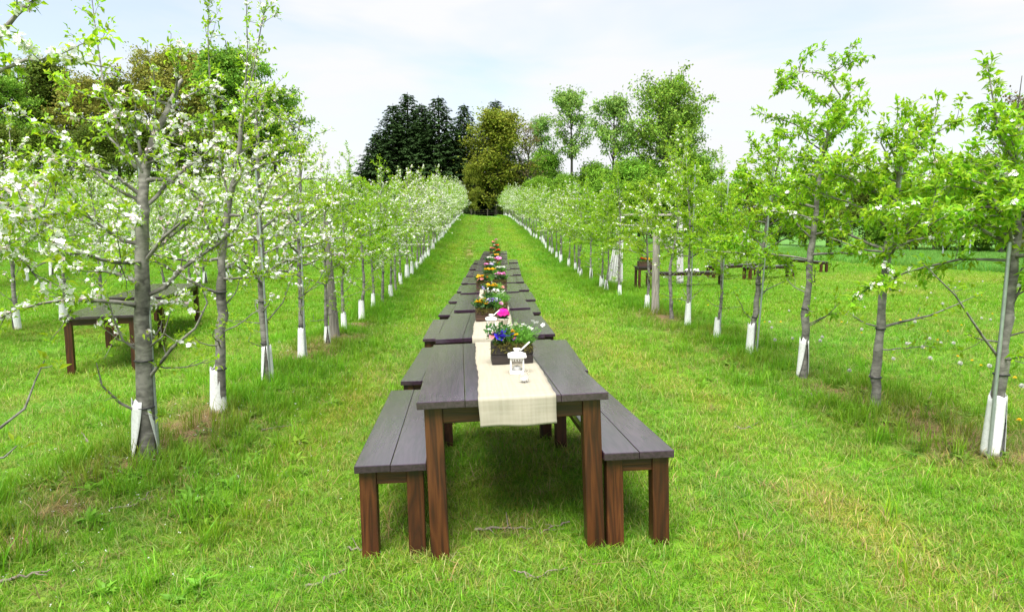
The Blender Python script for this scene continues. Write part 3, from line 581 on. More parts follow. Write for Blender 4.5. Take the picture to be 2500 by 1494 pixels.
# magenta pot plant
pos, rz = on_table(1, .13, .62); t = thing('pot_plant', 'potted plant with a dome of bright magenta blooms behind the nearest planter', 'pot plant', pos, (0, 0, 0))
m = MB(); lathe(m, [(.001, 0), (.038, 0), (.05, .075), (.054, .078), (.054, .085), (.047, .085), (.044, .07), (.001, .068)], 20); obj('pot', m.mesh('pot', M_pot, True), t)
m = MB(); n = 60; a = rng.uniform(0, 6.28, n); D = np.stack([np.cos(a), np.sin(a), rng.uniform(.2, 1, n)], -1); leaves(m, np.tile([0, 0, .08], (n, 1))+D*.01, D, np.tile([0, 0, 1.], (n, 1)), rng.uniform(.04, .07, n), .025, np.array([.04, .13, .02])*rng.uniform(.7, 1.3, (n, 1))); obj('greenery', m.mesh('pot_greenery', M_flower), t, kind='stuff')
for i in range(34):
    z = random.random(); a = random.uniform(0, 6.28); e = math.acos(z*.95+.02); d = np.array([math.sin(e)*math.cos(a), math.sin(e)*math.sin(a), math.cos(e)])
    obj('flower', fmesh('magenta'), t, tuple(np.array([0, 0, .125])+d*[.055, .055, .05]), Vector(d).to_track_quat('Z', 'Y').to_euler(), random.uniform(.8, 1.1))

# ------------------------------------------------------------------ lanterns and votive
def make_lantern(loc, rz, label, grp='white lanterns'):
    t = thing('lantern', label, 'lantern', loc, (0, 0, rz), grp); w = .088; h = .095
    obj('base_plate', box_mesh('lantern_base', w, w, .010, M_white, .002), t, (0, 0, .005))
    for sx in (-1, 1):
        for sy in (-1, 1): obj('corner_post', box_mesh('corner_post', .009, .009, h, M_white, .0015), t, (sx*(w/2-.006), sy*(w/2-.006), .010+h/2))
    for i, (sx, sy, r) in enumerate(((0, -1, 0), (0, 1, 0), (1, 0, 1), (-1, 0, 1))):
        g = obj('pane', box_mesh('pane', w-.024, .002, h-.012, M_glass, 0), t, (sx*(w/2-.007), sy*(w/2-.007), .010+h/2), (0, 0, r*math.pi/2))
        for dz in (-h/2+.006, h/2-.006): obj('pane_rail', box_mesh('pane_rail', w-.022, .006, .012, M_white, .001), t, (sx*(w/2-.006), sy*(w/2-.006), .010+h/2+dz), (0, 0, r*math.pi/2))
        for q in range(4): obj('fretwork', box_mesh('fretwork', .006, .004, .012, M_white, .0008), t, (sx*(w/2-.006)+(0 if r else (q-1.5)*.016), sy*(w/2-.006)+((q-1.5)*.016 if r else 0), .010+h-.018), (0, 0, r*math.pi/2))
    m = MB(); q = w/2+.012; z0 = .010+h
    V = [(-q, -q, z0), (q, -q, z0), (q, q, z0), (-q, q, z0), (-q, -q, z0+.007), (q, -q, z0+.007), (q, q, z0+.007), (-q, q, z0+.007), (-.02, -.02, z0+.026), (.02, -.02, z0+.026), (.02, .02, z0+.026), (-.02, .02, z0+.026)]
    m.add(V, [[3, 2, 1, 0], [0, 1, 5, 4], [1, 2, 6, 5], [2, 3, 7, 6], [3, 0, 4, 7], [4, 5, 9, 8], [5, 6, 10, 9], [6, 7, 11, 10], [7, 4, 8, 11], [8, 9, 10, 11]]); roof = obj('roof', m.mesh('roof', M_white), t)
    m = MB(); lathe(m, [(.016, z0+.025), (.016, z0+.040), (.024, z0+.042), (.024, z0+.047), (.001, z0+.05)], 16); obj('chimney', m.mesh('chimney', M_white, True), roof)
    m = MB(); tube(m, [(.018, 0, z0+.03), (.045, -.004, z0+.055), (.075, -.006, z0+.083), (.078, 0, z0+.088), (.074, .006, z0+.087), (.044, .008, z0+.059), (.018, .006, z0+.033)], .0022, 6); obj('handle', m.mesh('handle', M_white, True), t)
    m = MB(); lathe(m, [(.001, .0105), (.022, .0105), (.022, .040), (.018, .041), (.001, .039)], 16); cd = obj('candle', m.mesh('candle', M_wax, True), t); m = MB(); tube(m, [(0, 0, .038), (.001, 0, .050)], .0012, 5); obj('wick', m.mesh('wick', M_tie, True), cd)
    return t
pos, rz = on_table(0, .075, .67); make_lantern(pos, rz-.06, 'white square candle lantern in front of the planter on the nearest table')
pos, rz = on_table(1, .01, .42); make_lantern(pos, rz+.05, 'white square candle lantern beside the magenta blooms on the second table')
pos, rz = on_table(2, .10, .45); make_lantern(pos, rz, 'white square candle lantern in front of the yellow pansies on the third table')
pos, rz = on_table(0, .09, .36); t = thing('votive_glass', 'clear glass votive with a white tealight at the front of the nearest table', 'votive', pos)
m = MB(); lathe(m, [(.001, .0005), (.026, .0005), (.032, .02), (.032, .045), (.028, .066), (.0265, .066), (.0295, .045), (.0295, .02), (.024, .005), (.001, .005)], 28); obj('glass', m.mesh('votive_glass', M_glass, True), t)
m = MB(); lathe(m, [(.001, .0055), (.0185, .0055), (.0185, .021), (.016, .022), (.001, .021)], 20); cd = obj('tealight', m.mesh('tealight', M_wax, True), t); m = MB(); tube(m, [(0, 0, .02), (0, .001, .031)], .001, 5); obj('wick', m.mesh('wick', M_tie, True), cd)

# ------------------------------------------------------------------ furniture off the row
def place(x, y): return (x, y, float(ground(x, y)))
def along(x0, y0, x1, y1, label, grp, kind):
    d = math.hypot(x1-x0, y1-y0); yaw = math.atan2(-(x1-x0), y1-y0); mx_, my_ = (x0+x1)/2, (y0+y1)/2
    z0, z1 = float(ground(x0, y0)), float(ground(x1, y1)); pit = math.atan2(z1-z0, d)
    a = (1.0, 2.4, .86, 4, 'farm_table', 'table', .095) if kind == 't' else (.38, 2.5, .50, 2, 'plank_bench', 'bench', .09)
    return make_table((mx_, my_, (z0+z1)/2), (pit, 0, yaw), label, grp, *a)
along(-5.55, 9.95, -6.25, 12.45, 'dark plank table standing in the left lane behind the first blossoming tree', 'tables in the left lane', 't')
along(-6.45, 12.75, -6.75, 15.35, 'dark plank table end to end behind the nearer left lane table', 'tables in the left lane', 't')
along(5.25, 21.9, 7.75, 21.7, 'dark plank bench set sideways beside the draped arch', 'side benches right of the trees', 'b')
along(9.15, 23.4, 11.3, 24.6, 'dark plank bench slanting away, middle of the side benches', 'side benches right of the trees', 'b')
along(8.1, 24.2, 10.3, 25.5, 'dark plank bench slanting away just behind the middle side bench', 'side benches right of the trees', 'b')
along(13.75, 26.9, 13.3, 29.4, 'dark plank bench seen end on, farthest right of the side benches', 'side benches right of the trees', 'b')
st = make_table(place(5.05, 21.2), (0, 0, .1), 'small dark stand carrying a flower box under the draped arch', None, .55, .5, .75, 2, 'display_stand', 'stand', .07)
gz = float(ground(5.05, 21.2)); mt = make_planter((5.05, 21.2, gz+.752), .1, 'brown flower box with red and yellow blooms on the small stand', bunch('red', 6, -.2, -.2, .08, .2, 1.2)+bunch('yellow', 8, .25, -.2, .06, .2, 1.1)+bunch('orange', 3, -.1, -.2, .07, .2, 1), M_planterb, 77, .42, .22, .16, .1); del mt['group']
# sheer draped arch
ax, ay = 5.6, 22.9; az = float(ground(ax, ay))
t = thing('draped_arch', 'pale wooden arch with sheer white drapes beyond the right tree row', 'arch', (ax, ay, az))
for s in (-1, 1):
    obj('post', box_mesh('arch_post', .07, .07, 2.35, M_post, .004), t, (s*1.0, 0, 1.15))
    m = MB(); nu, nv = 24, 20; V = []
    for a in range(nv):
        v = a/(nv-1); z = 2.3-2.25*v; wd = .22+.36*v**1.5 if s < 0 else .16+.08*v
        for b in range(nu):
            u = b/(nu-1)-.5; V.append((s*1.0+u*wd+(-.18*v if s < 0 else .05*v), -.08+.045*math.sin(u*34+v*2)*(.4+v), z))
    ii = (np.arange(nv-1)[:, None]*nu+np.arange(nu-1)[None]).ravel(); m.add(V, np.stack([ii, ii+1, ii+nu+1, ii+nu], -1))
    dr = obj('drape', m.mesh('drape', M_sheer, True), t); md = dr.modifiers.new('thick', 'SOLIDIFY'); md.thickness = .003
obj('crossbar', box_mesh('arch_bar', 2.25, .07, .07, M_post, .004), t, (0, 0, 2.37))
for i, (x, lb) in enumerate(((6.62, 'crumpled white cloth lying on the sideways bench, left one'), (6.88, 'crumpled white cloth lying on the sideways bench, right one'))):
    bm = bmesh.new(); bmesh.ops.create_icosphere(bm, subdivisions=3, radius=.085)
    for v in bm.verts:
        k = 1+.28*math.sin(v.co.x*60+i)*math.cos(v.co.y*55+v.co.z*70); v.co = Vector((v.co.x*k*1.2, v.co.y*k, max(-.045, v.co.z*k*.75)))
    me = bpy.data.meshes.new('cloth'); bm.to_mesh(me); bm.free(); me.materials.append(M_white)
    thing('folded_cloth', lb, 'cloth', (x, 21.8, float(ground(x, 21.8))+.50+.045), (0, 0, i), 'cloths on the bench', me)
# ------------------------------------------------------------------ apple trees
LEAFC = np.array([.29, .52, .024])
def curve(p0, d0, ln, n, rs, droop=0.0, wig=.12, up=0.0):
    P = [np.array(p0, float)]; d = unit(np.array(d0, float)); st = ln/(n-1)
    for i in range(n-1):
        d = unit(d+rs.normal(0, wig, 3)+np.array([0, 0, up-droop*i/(n-1)])); P.append(P[-1]+d*st)
    return np.array(P)
def sample(P, t):
    t = np.asarray(t)*(len(P)-1); i = np.minimum(t.astype(int), len(P)-2); f = (t-i)[:, None]
    return P[i]*(1-f)+P[i+1]*f, unit(P[i+1]-P[i])
def gen_apple(seed, path, r0, h0, Rc, bloss, nb=17, dens=1.0, whips=3, lsize=1.0, green=LEAFC, extra=(), lowtw=4, split=False, sides=10, xs=1.0):
    """path: trunk polyline; returns meshes: trunk, list of branches, foliage, blossom"""
    rs = np.random.default_rng(seed); path = np.array(path, float); H = path[-1, 2]
    tt = np.linspace(0, 1, 26); z = np.interp(tt, np.linspace(0, 1, len(path)), np.linspace(0, len(path)-1, len(path)))
    T, _ = sample(path, tt); T[1:-1] += rs.normal(0, .006, (24, 3))
    rad = r0*(1.0-.80*tt**1.1); rad[0] *= 1.18; rad[1] *= 1.06; rad *= 1+rs.normal(0, .06, 26)
    tm = MB(); tube(tm, T, rad, sides, jit=.04)
    BR = []; TW = []
    def trunk_at(h):
        t = np.clip(np.interp(h, T[:, 2], tt), 0, .999); p, d = sample(T, np.array([t])); return p[0], np.interp(t, tt, rad)
    az = rs.uniform(0, 6.28)
    for i in range(nb):
        f = (i+rs.uniform(0, .8))/nb; h = h0+(H-h0)*f*.97; p, tr = trunk_at(h); az += 2.399+rs.normal(0, .4)
        ln = Rc*(1.12-.72*f**1.2)*rs.uniform(.7, 1.2); el = rs.uniform(-.05, .55)+.25*f
        d = np.array([math.cos(az)*math.cos(el)*xs, math.sin(az)*math.cos(el), math.sin(el)])
        P = curve(p, d, ln, 8, rs, .16, .13, .05); BR.append((P, min(tr*.6, .019)*rs.uniform(.7, 1.1), 1.0))
    for i in range(lowtw):
        h = rs.uniform(.35, .95)*h0; p, tr = trunk_at(h); a = rs.uniform(0, 6.28); el = rs.uniform(.0, .7)
        P = curve(p, [math.cos(a)*math.cos(el), math.sin(a)*math.cos(el), math.sin(el)], rs.uniform(.2, .6), 7, rs, 0, .2, .08); BR.append((P, .008, .3))
    for e in extra: BR.append((np.array(e[0], float)+rs.normal(0, .004, (len(e[0]), 3)), e[1], e[2]))
    for w in range(whips):
        p, tr = trunk_at(H*rs.uniform(.82, .99)); P = curve(p, [rs.normal(0, .25), rs.normal(0, .25), 1], rs.uniform(.45, .95), 8, rs, 0, .05, .12); BR.append((P, .008, .55))
    bms = []; one = MB()
    for P, r, lf in BR:
        t = MB() if split else one; n = len(P); tube(t, P, np.linspace(r, .0028, n), 6, jit=.05, cap=False)
        ln = np.linalg.norm(np.diff(P, axis=0), axis=1).sum(); TW.append((P, ln, lf, .10))
        k = int(ln*7.0*min(1, lf+.3))
        for j in range(k):
            q = rs.uniform(.15, 1.0); b, d = sample(P, np.array([q])); dd = unit(d[0]*.5+rs.normal(0, .7, 3)+[0, 0, .25])
            tl = rs.uniform(.08, .38)*(1.1-.4*q)*(1.0 if lf > .5 else .7)
            TP = curve(b[0], dd, tl, 4, rs, 0, .15, .05); tube(t, TP, np.linspace(max(.0028, r*.28), .0015, 4), 4, cap=False); TW.append((TP, tl, lf, 0.0))
        if split: bms.append((t, P))
    SP = []; SD = []; 
    for P, ln, lf, t0 in TW:
        k = max(1, int(ln/.052*dens*lf+rs.random())); t = t0+(1-t0)*rs.random(k)**.8; t[0] = 1.0
        p, d = sample(P, np.minimum(t, .9999)); SP.append(p); SD.append(d)
    SP = np.concatenate(SP); SD = np.concatenate(SD); ns = len(SP)
    cl = fbm(SP[:, 0]*2.5+seed, SP[:, 2]*2.5+SP[:, 1]*2); isb = rs.random(ns) < bloss*ss(.75, 1.25, SP[:, 2])*(.35+1.3*ss(.3, .65, cl))
    fm = MB(); nl = np.where(isb, rs.integers(3, 5, ns), rs.integers(4, 8, ns)); idx = np.repeat(np.arange(ns), nl); n = len(idx)
    D = unit(rs.normal(0, .75, (n, 3))+SD[idx]*.5+[0, 0, .25]); N = rs.normal(0, .45, (n, 3))+[0, 0, 1]
    shade = rs.uniform(.7, 1.2, (n, 1))*(.85+.3*rs.random((ns, 1)))[idx]; col = green*shade*np.stack([rs.uniform(.85, 1.3, n), np.ones(n), rs.uniform(.6, 1.5, n)], -1)
    leaves(fm, SP[idx]+D*.006+rs.normal(0, .018, (n, 3)), D, N, rs.uniform(.030, .074, n)*lsize, rs.uniform(.016, .034, n)*lsize, col, .3)
    bmb = MB(); bi = np.where(isb)[0]; nf = rs.integers(4, 8, len(bi)); idx = np.repeat(bi, nf); n = len(idx)
    if n:
        D = unit(rs.normal(0, .8, (n, 3))+SD[idx]*.4+[0, 0, .5]); P = SP[idx]+D*rs.uniform(.012, .036, (n, 1)); c = np.array([.86, .85, .86])*rs.uniform(.9, 1.05, (n, 1)); pk = rs.random(n) < .12; c[pk] = np.array([.82, .62, .70])
        flowers(bmb, P, D+rs.normal(0, .35, (n, 3)), rs.uniform(.013, .021, n), c, 5, .25, pw=.75)
    if not split and len(one.v): pass
    tme = tm if split else None
    if not split:
        for k_ in (3, 4): tm.f[k_] += [f+tm.n for f in one.f[k_]]; tm.m[k_] += one.m[k_]
        tm.v += one.v; tm.c += one.c; tm.n += one.n
    return dict(trunk=tm.mesh('apple_trunk', M_bark, True), branches=[b.mesh('apple_branch', M_bark, True) for b, _ in bms], foliage=fm.mesh('apple_foliage', M_leaf), blossom=bmb.mesh('apple_blossom', M_bloss) if n else None, T=T, rad=rad)
def guard_mesh(seed, r=.062, h=.42, open_=1.2, flare=.35):
    rs = np.random.default_rng(seed); m = MB(); nu, nv = 18, 9; V = []
    for a in range(nv):
        v = a/(nv-1)
        for b in range(nu):
            u = b/(nu-1); gap = open_*(.25+flare*2.6*(1-v)**1.3); th = gap/2+u*(6.283-gap); rr = r*(1.42-.40*v)*(1+.05*math.sin(th*3+seed))
            V.append((rr*math.sin(th), -rr*math.cos(th), .01+h*v+(.03*rs.normal()*.6 if a == nv-1 else 0)+(.02*rs.random() if a == 0 else 0)))
    ii = (np.arange(nv-1)[:, None]*nu+np.arange(nu-1)[None]).ravel(); m.add(V, np.stack([ii, ii+1, ii+nu+1, ii+nu], -1)); me = m.mesh('trunk_guard', M_guard, True)
    return me
GUARDS = [guard_mesh(i, .049+.004*(i % 3), .34+.05*(i % 4), (1.0, 1.6, .5, 1.3)[i % 4], (.5, .35, .2)[i % 3]) for i in range(6)]
def tie_mesh(r):
    m = MB(); a = np.linspace(0, 2*np.pi, 15); tube(m, np.stack([np.cos(a)*r, np.sin(a)*r, 0*a], -1), .006, 6, cap=False); return m.mesh('tie', M_tie, True)
def assemble(t, g, guard=None, ties=(), grot=0.0, r0=.05):
    obj('trunk', g['trunk'], t)
    for b in g['branches']: obj('branch', b, t)
    obj('foliage', g['foliage'], t, kind='stuff')
    if g['blossom']: obj('blossom', g['blossom'], t, kind='stuff')
    if guard is not None:
        go = obj('trunk_guard', guard_mesh(guard, r0*1.12, .45, (1.0, 1.6, .5, 1.3, 1.2)[guard], (.5, .55, .3, .35, .4)[guard]), t, (0, 0, 0), (0, 0, grot)); md = go.modifiers.new('thick', 'SOLIDIFY'); md.thickness = .003
    for h in ties:
        p = np.array([np.interp(h, g['T'][:, 2], g['T'][:, i]) for i in range(2)]); r = float(np.interp(h, g['T'][:, 2], g['rad']))+.006
        obj('tie', tie_mesh(r), t, (p[0], p[1], h))
def stake(x, y, h, lean, label):
    z = float(ground(x, y)); m = MB(); tube(m, [(0, 0, -.1), (lean*.5, 0, h*.5), (lean, 0, h)], .0125, 8); thing('support_stake', label, 'stake', (x, y, z), (0, 0, 0), 'galvanised tree stakes', m.mesh('support_stake', M_galv, True))
def row_x(px, py, X):  # where the ray through a trunk's foot crosses the row line
    d = ray(px, py); s = X/d[0]; return d[1]*s
def apx(px, py, Y, base): p = pix(px, py, Y); return (p[0]-base[0], p[1]-base[1], p[2]-base[2])
def hero(px, py, X, pts, label, seed, group, guard=None, grot=0, ties=(), extra=(), **kw):
    Y = row_x(px, py, X); b = np.array([X, Y, float(ground(X, Y))-.01])
    path = [(0, 0, 0)]+[apx(qx, qy, Y+(dy if len(q) else 0), b) for (qx, qy, *q) in pts for dy in [q[0] if q else 0]]
    ex = [([apx(qx, qy, Y+dy, b) for qx, qy, dy in e[0]], e[1], e[2]) for e in extra]
    g = gen_apple(seed, path, extra=ex, split=True, **kw)
    t = thing('apple_tree', label, 'tree', tuple(b), (0, 0, 0), group); assemble(t, g, guard, ties, grot, kw['r0'])
    return b
GL, GR_ = 'left tree row', 'right tree row'
# left row, nearest trees traced limb by limb
b = np.array([-2.85, 3.62, 0]); b[2] = float(ground(b[0], b[1]))
def lx(*q): return [apx(x, y, 3.62+dy, b) for x, y, dy in q]
g = gen_apple(301, [(0, 0, 0), (.0, .02, .8), (.03, 0, 1.6), (.0, .02, 2.4), (.05, 0, 3.0)], .06, 1.25, .95, .55, nb=20, dens=1.15, whips=2, lowtw=2, split=True,
              extra=[(lx((-60, 160, 0), (0, 85, 0), (40, 40, 0), (85, 0, .05), (120, -60, .1)), .016, .8), (lx((-60, 1080, -.1), (0, 1045, -.1), (60, 1000, -.05), (85, 930, 0), (108, 880, 0)), .010, .12), (lx((-40, 1120, 0), (10, 1112, 0), (45, 1085, 0)), .008, .15),
                     (lx((-60, 420, 0), (40, 480, -.2), (130, 560, -.3), (150, 640, -.3)), .012, 1.0), (lx((-60, 200, 0), (60, 150, 0), (180, 150, .1), (270, 170, .2)), .012, .9), (lx((-60, 640, 0), (0, 610, -.1), (60, 640, -.1), (110, 700, -.1)), .010, .9)])
t = thing('apple_tree', 'blossoming apple tree at the left picture edge, only its branches showing', 'tree', tuple(b), (0, 0, 0), GL); assemble(t, g)
hero(357, 1122, XL, [(350, 900), (346, 700), (345, 560), (348, 470), (356, 400, .05), (388, 300, .12), (425, 235, .2), (445, 195, .25)], 'blossoming apple tree with thick grey trunk and torn white guard, nearest on the left', 311, GL, 1, .6, (.78, .42),
     extra=[([(346, 600, 0), (300, 590, -.05), (255, 560, -.1), (200, 520, -.2), (140, 500, -.3)], .018, 1.0), ([(350, 640, 0), (400, 580, -.1), (470, 520, -.15), (520, 470, -.1)], .016, .9), ([(345, 860, 0), (300, 830, -.05), (275, 780, -.1), (262, 720, -.1)], .012, .55),
            ([(345, 1010, 0), (290, 985, -.1), (250, 940, -.15), (235, 885, -.15)], .013, .5), ([(358, 930, 0), (420, 850, -.1), (480, 800, -.15), (505, 740, -.15), (470, 640, -.1)], .016, .25), ([(362, 850, 0), (400, 820, -.1), (415, 760, -.1)], .009, .9),
            ([(345, 480, 0), (280, 430, -.1), (190, 400, -.3), (90, 380, -.4)], .016, 1.0), ([(347, 420, 0), (300, 330, -.1), (260, 240, -.1), (235, 90, 0), (225, 0, 0)], .010, .55), ([(345, 380, 0), (330, 300, 0), (332, 230, 0)], .012, 1.1), ([(360, 400, 0), (400, 380, -.1), (470, 355, -.1)], .012, .9)],
     r0=.062, h0=1.05, Rc=1.0, bloss=.50, nb=18, dens=.95, lsize=.88, whips=1, lowtw=3)
hero(533, 971, XL, [(540, 800), (541, 650), (548, 560), (572, 430), (590, 300), (600, 200)], 'blossoming apple tree leaning right, second fully seen from the left', 312, GL, 0, 2.6, (.45, 1.2),
     extra=[([(596, 230, 0), (604, 120, 0), (600, 40, 0), (603, -40, 0)], .008, .8), ([(594, 260, 0), (625, 150, 0), (640, 60, 0), (655, -10, 0)], .008, .8), ([(560, 500, 0), (525, 330, 0), (510, 200, 0), (508, 80, 0), (510, -10, 0)], .010, .7), ([(545, 640, 0), (500, 540, -.1), (480, 440, -.1)], .016, 1),
            ([(575, 440, 0), (640, 400, 0), (700, 390, .1), (770, 400, .1)], .013, 1), ([(590, 300, 0), (640, 260, 0), (700, 300, .1), (760, 330, .1)], .010, .8)],
     r0=.052, h0=1.15, Rc=.95, bloss=.50, nb=18, dens=.95, lsize=.88, whips=1, lowtw=6)
hero(652, 904, XL, [(640, 760), (637, 620), (632, 480), (628, 340), (625, 280)], 'blossoming apple tree with tall white guard, third fully seen from the left', 313, GL, 3, .2, (.5, 1.0),
     extra=[([(640, 700, 0), (600, 640, -.1), (560, 600, -.1)], .010, .3), ([(640, 800, 0), (690, 740, .1), (720, 660, .1)], .010, .4)], r0=.05, h0=1.2, Rc=.9, bloss=.5, nb=19, dens=1.05, lsize=.88, whips=2, lowtw=5)
hero(738, 843, XL, [(734, 700), (728, 560), (732, 420), (735, 360)], 'apple tree with white guard, fourth fully seen in the left row', 314, GL, 2, 1.0, (.5, .9), r0=.045, h0=1.2, Rc=.85, bloss=.42, nb=19, dens=1.05, lsize=.9, whips=3, lowtw=5)
# right row, nearest trees
hero(2426, 1092, XR, [(2440, 950), (2462, 780), (2478, 620), (2490, 480), (2500, 380)], 'leafy apple tree nearest on the right with a long white guard and steel stake', 321, GR_, 3, .5, (.28, .62),
     extra=[([(2478, 600, 0), (2420, 575, 0), (2370, 545, -.05), (2330, 530, -.1), (2230, 500, -.15)], .017, .9), ([(2440, 880, 0), (2400, 820, -.1), (2330, 720, -.15), (2250, 640, -.2)], .011, .08), ([(2490, 420, 0), (2440, 330, 0), (2420, 230, 0), (2412, 145, 0)], .010, .9), ([(2485, 520, 0), (2400, 450, 0), (2300, 420, 0)], .013, 1.1), ([(2465, 760, 0), (2490, 700, 0), (2530, 640, 0)], .01, .4)],
     r0=.050, h0=1.42, Rc=1.05, bloss=.10, nb=24, dens=1.35, whips=2, lowtw=5, lsize=1.15)
hero(2139, 976, XR, [(2142, 880), (2152, 750), (2165, 620), (2180, 520), (2195, 440), (2200, 360)], 'leafy apple tree with bare pale trunk and no guard, second on the right', 322, GR_, None, 0, (.32, .78),
     extra=[([(2150, 800, 0), (2200, 785, .05), (2270, 770, .05), (2330, 745, .05), (2380, 725, 0)], .014, .18), ([(2146, 800, 0), (2110, 790, -.05), (2075, 765, -.05)], .010, .25), ([(2166, 615, 0), (2120, 612, 0), (2080, 600, 0), (2020, 580, 0)], .014, .5), ([(2168, 620, 0), (2220, 590, 0), (2270, 580, 0), (2330, 560, 0)], .014, .6), ([(2200, 400, 0), (2260, 340, 0), (2330, 300, 0), (2380, 285, 0)], .012, .9), ([(2260, 340, 0), (2285, 280, 0), (2293, 228, 0)], .007, .9), ([(2195, 430, 0), (2150, 350, 0), (2160, 290, 0)], .009, .9)],
     r0=.046, h0=1.42, Rc=1.0, bloss=.12, nb=23, dens=1.35, whips=1, lowtw=2, lsize=1.15)
hero(1961, 891, XR, [(1968, 760), (1982, 600), (1995, 470), (2012, 360), (2035, 290), (2052, 235)], 'tall leafy apple tree whose top branch hooks over, third on the right', 323, GR_, 1, .15, (.4, .82),
     extra=[([(2052, 235, 0), (2025, 195, 0), (2000, 178, 0), (1950, 175, 0), (1915, 195, 0), (1895, 225, 0)], .009, 1.2), ([(2020, 190, 0), (2060, 160, 0), (2115, 142, 0)], .007, 1.2), ([(1950, 175, 0), (1960, 140, 0), (1975, 128, 0)], .006, 1.0), ([(1985, 580, 0), (2020, 560, 0), (2080, 590, 0)], .011, .4), ([(2010, 370, 0), (1950, 330, 0), (1900, 330, 0)], .010, 1.1), ([(1990, 500, 0), (2060, 430, 0), (2110, 380, 0)], .010, 1.1)],
     r0=.044, h0=1.35, Rc=1.0, bloss=.04, nb=25, dens=1.4, whips=0, lowtw=5, lsize=1.2)
hero(1832, 871, XR, [(1845, 760), (1858, 640), (1875, 540), (1890, 450), (1905, 370)], 'leafy apple tree with white guard, fourth on the right', 324, GR_, 4, .8, (.55, 1.0),
     extra=[([(1850, 720, 0), (1890, 700, 0), (1930, 680, 0)], .009, .2), ([(1860, 640, 0), (1800, 580, 0), (1760, 560, 0)], .010, .8)], r0=.043, h0=1.32, Rc=1.0, bloss=.04, nb=23, dens=1.35, whips=1, lowtw=6, lsize=1.2)
# further trees share a few builds
def std_path(rs, H): return [(0, 0, 0), (rs.normal(0, .03), rs.normal(0, .03), H*.3), (rs.normal(0, .06), rs.normal(0, .05), H*.65), (rs.normal(0, .1), rs.normal(0, .08), H)]
VAR = {}
for nm, bl, n_, gcol, dn in (('white', .72, 3, LEAFC, 1.15), ('mixed', .40, 3, LEAFC, 1.2), ('green', .05, 3, LEAFC*1.0, 1.8), ('pale', .22, 2, np.array([.28, .45, .03]), 1.4)):
    VAR[nm] = []
    for i in range(n_):
        rs = np.random.default_rng(hash_ := (len(VAR)*100+i)); H = rs.uniform(2.75, 3.05)
        VAR[nm].append(gen_apple(500+len(VAR)*10+i, std_path(rs, H), .040, 1.32 if nm in ('green', 'pale') else 1.12, .98 if nm in ('green', 'pale') else .90, bl, nb=24, dens=dn, whips=3, lowtw=6, sides=8))
def row_tree(x, y, kind, i, label, group, sc=1.0, guard=True):
    g = VAR[kind][i % len(VAR[kind])]
    t = thing('apple_tree', label, 'tree', (x, y, float(ground(x, y))-.01), (0, 0, rng.uniform(0, 6.28)), group, scale=sc*rng.uniform(.93, 1.1))
    obj('trunk', g['trunk'], t); obj('foliage', g['foliage'], t, kind='stuff')
    if g['blossom']: obj('blossom', g['blossom'], t, kind='stuff')
    if guard: obj('trunk_guard', GUARDS[i % 6], t, (0, 0, 0), (0, 0, rng.uniform(0, 6.28)))
    if y < 20: obj('tie', TIE, t, (g['T'][8][0], g['T'][8][1], g['T'][8][2]))
TIE = tie_mesh(.040)
left = [row_x(px, py, XL) for px, py in ((790, 792), (843, 777), (878, 750), (911, 740), (931, 710))]
y = left[-1]+1.45
while y < 90: left.append(y); y += 1.5+rng.normal(0, .08)
for i, y in enumerate(left):
    kind = ['mixed', 'mixed', 'green', 'mixed', 'pale', 'mixed', 'white', 'mixed', 'white'][i] if i < 9 else ('white' if rng.random() < .75 else 'mixed')
    lb = f'apple tree of the left row, {ORD[i+4]} whose trunk shows, counting from the left edge' if i < 9 else 'small blossoming apple tree far along the left row'
    row_tree(XL+rng.normal(0, .05), y, kind, i, lb, GL if i < 9 else 'far trees of the left row', (.88 if i < 4 else .97) if i < 7 else 1.05, i not in (4, 6))
right = [row_x(px, py, XR) for px, py in ((1746, 827), (1679, 800), (1632, 770), (1582, 760), (1513, 727), (1485, 715), (1469, 695), (1442, 692))]
y = right[-1]+1.5
while y < 92: right.append(y); y += 1.5+rng.normal(0, .08)
for i, y in enumerate(right):
    kind = ['green', 'green', 'mixed', 'pale', 'green', 'green', 'pale', 'green', 'pale', 'green'][i] if i < 10 else ('pale' if rng.random() < .45 else ('mixed' if y < 45 else 'white'))
    lb = f'apple tree of the right row, {ORD[i+4]} from the right edge' if i < 9 else 'small leafy apple tree far along the right row'
    row_tree(float(xrow(y))+rng.normal(0, .05), y, kind, i+2, lb, GR_ if i < 9 else 'far trees of the right row', (.84, .86, .95, .95, .93, .93)[i] if i < 6 else 1.0, i != 2)
for r_, (X, y0, y1, word) in enumerate(((-8.8, 11.7, 84, 'second'), (-15.0, 20, 80, 'third'), (-21.2, 29, 76, 'fourth'))):
    y = y0; i = 0
    while y < y1:
        row_tree(X+rng.normal(0, .06), y, ('white', 'mixed', 'mixed', 'white')[rng.integers(0, 4)], i, (f'blossoming apple tree, {ORD[i]} from the left edge in the second row from the lane' if r_ == 0 and i < 5 else f'blossoming apple tree in the {word} row from the lane, far left'), f'{word} row of trees on the left', 1.0, True); y += 1.5+rng.normal(0, .08); i += 1
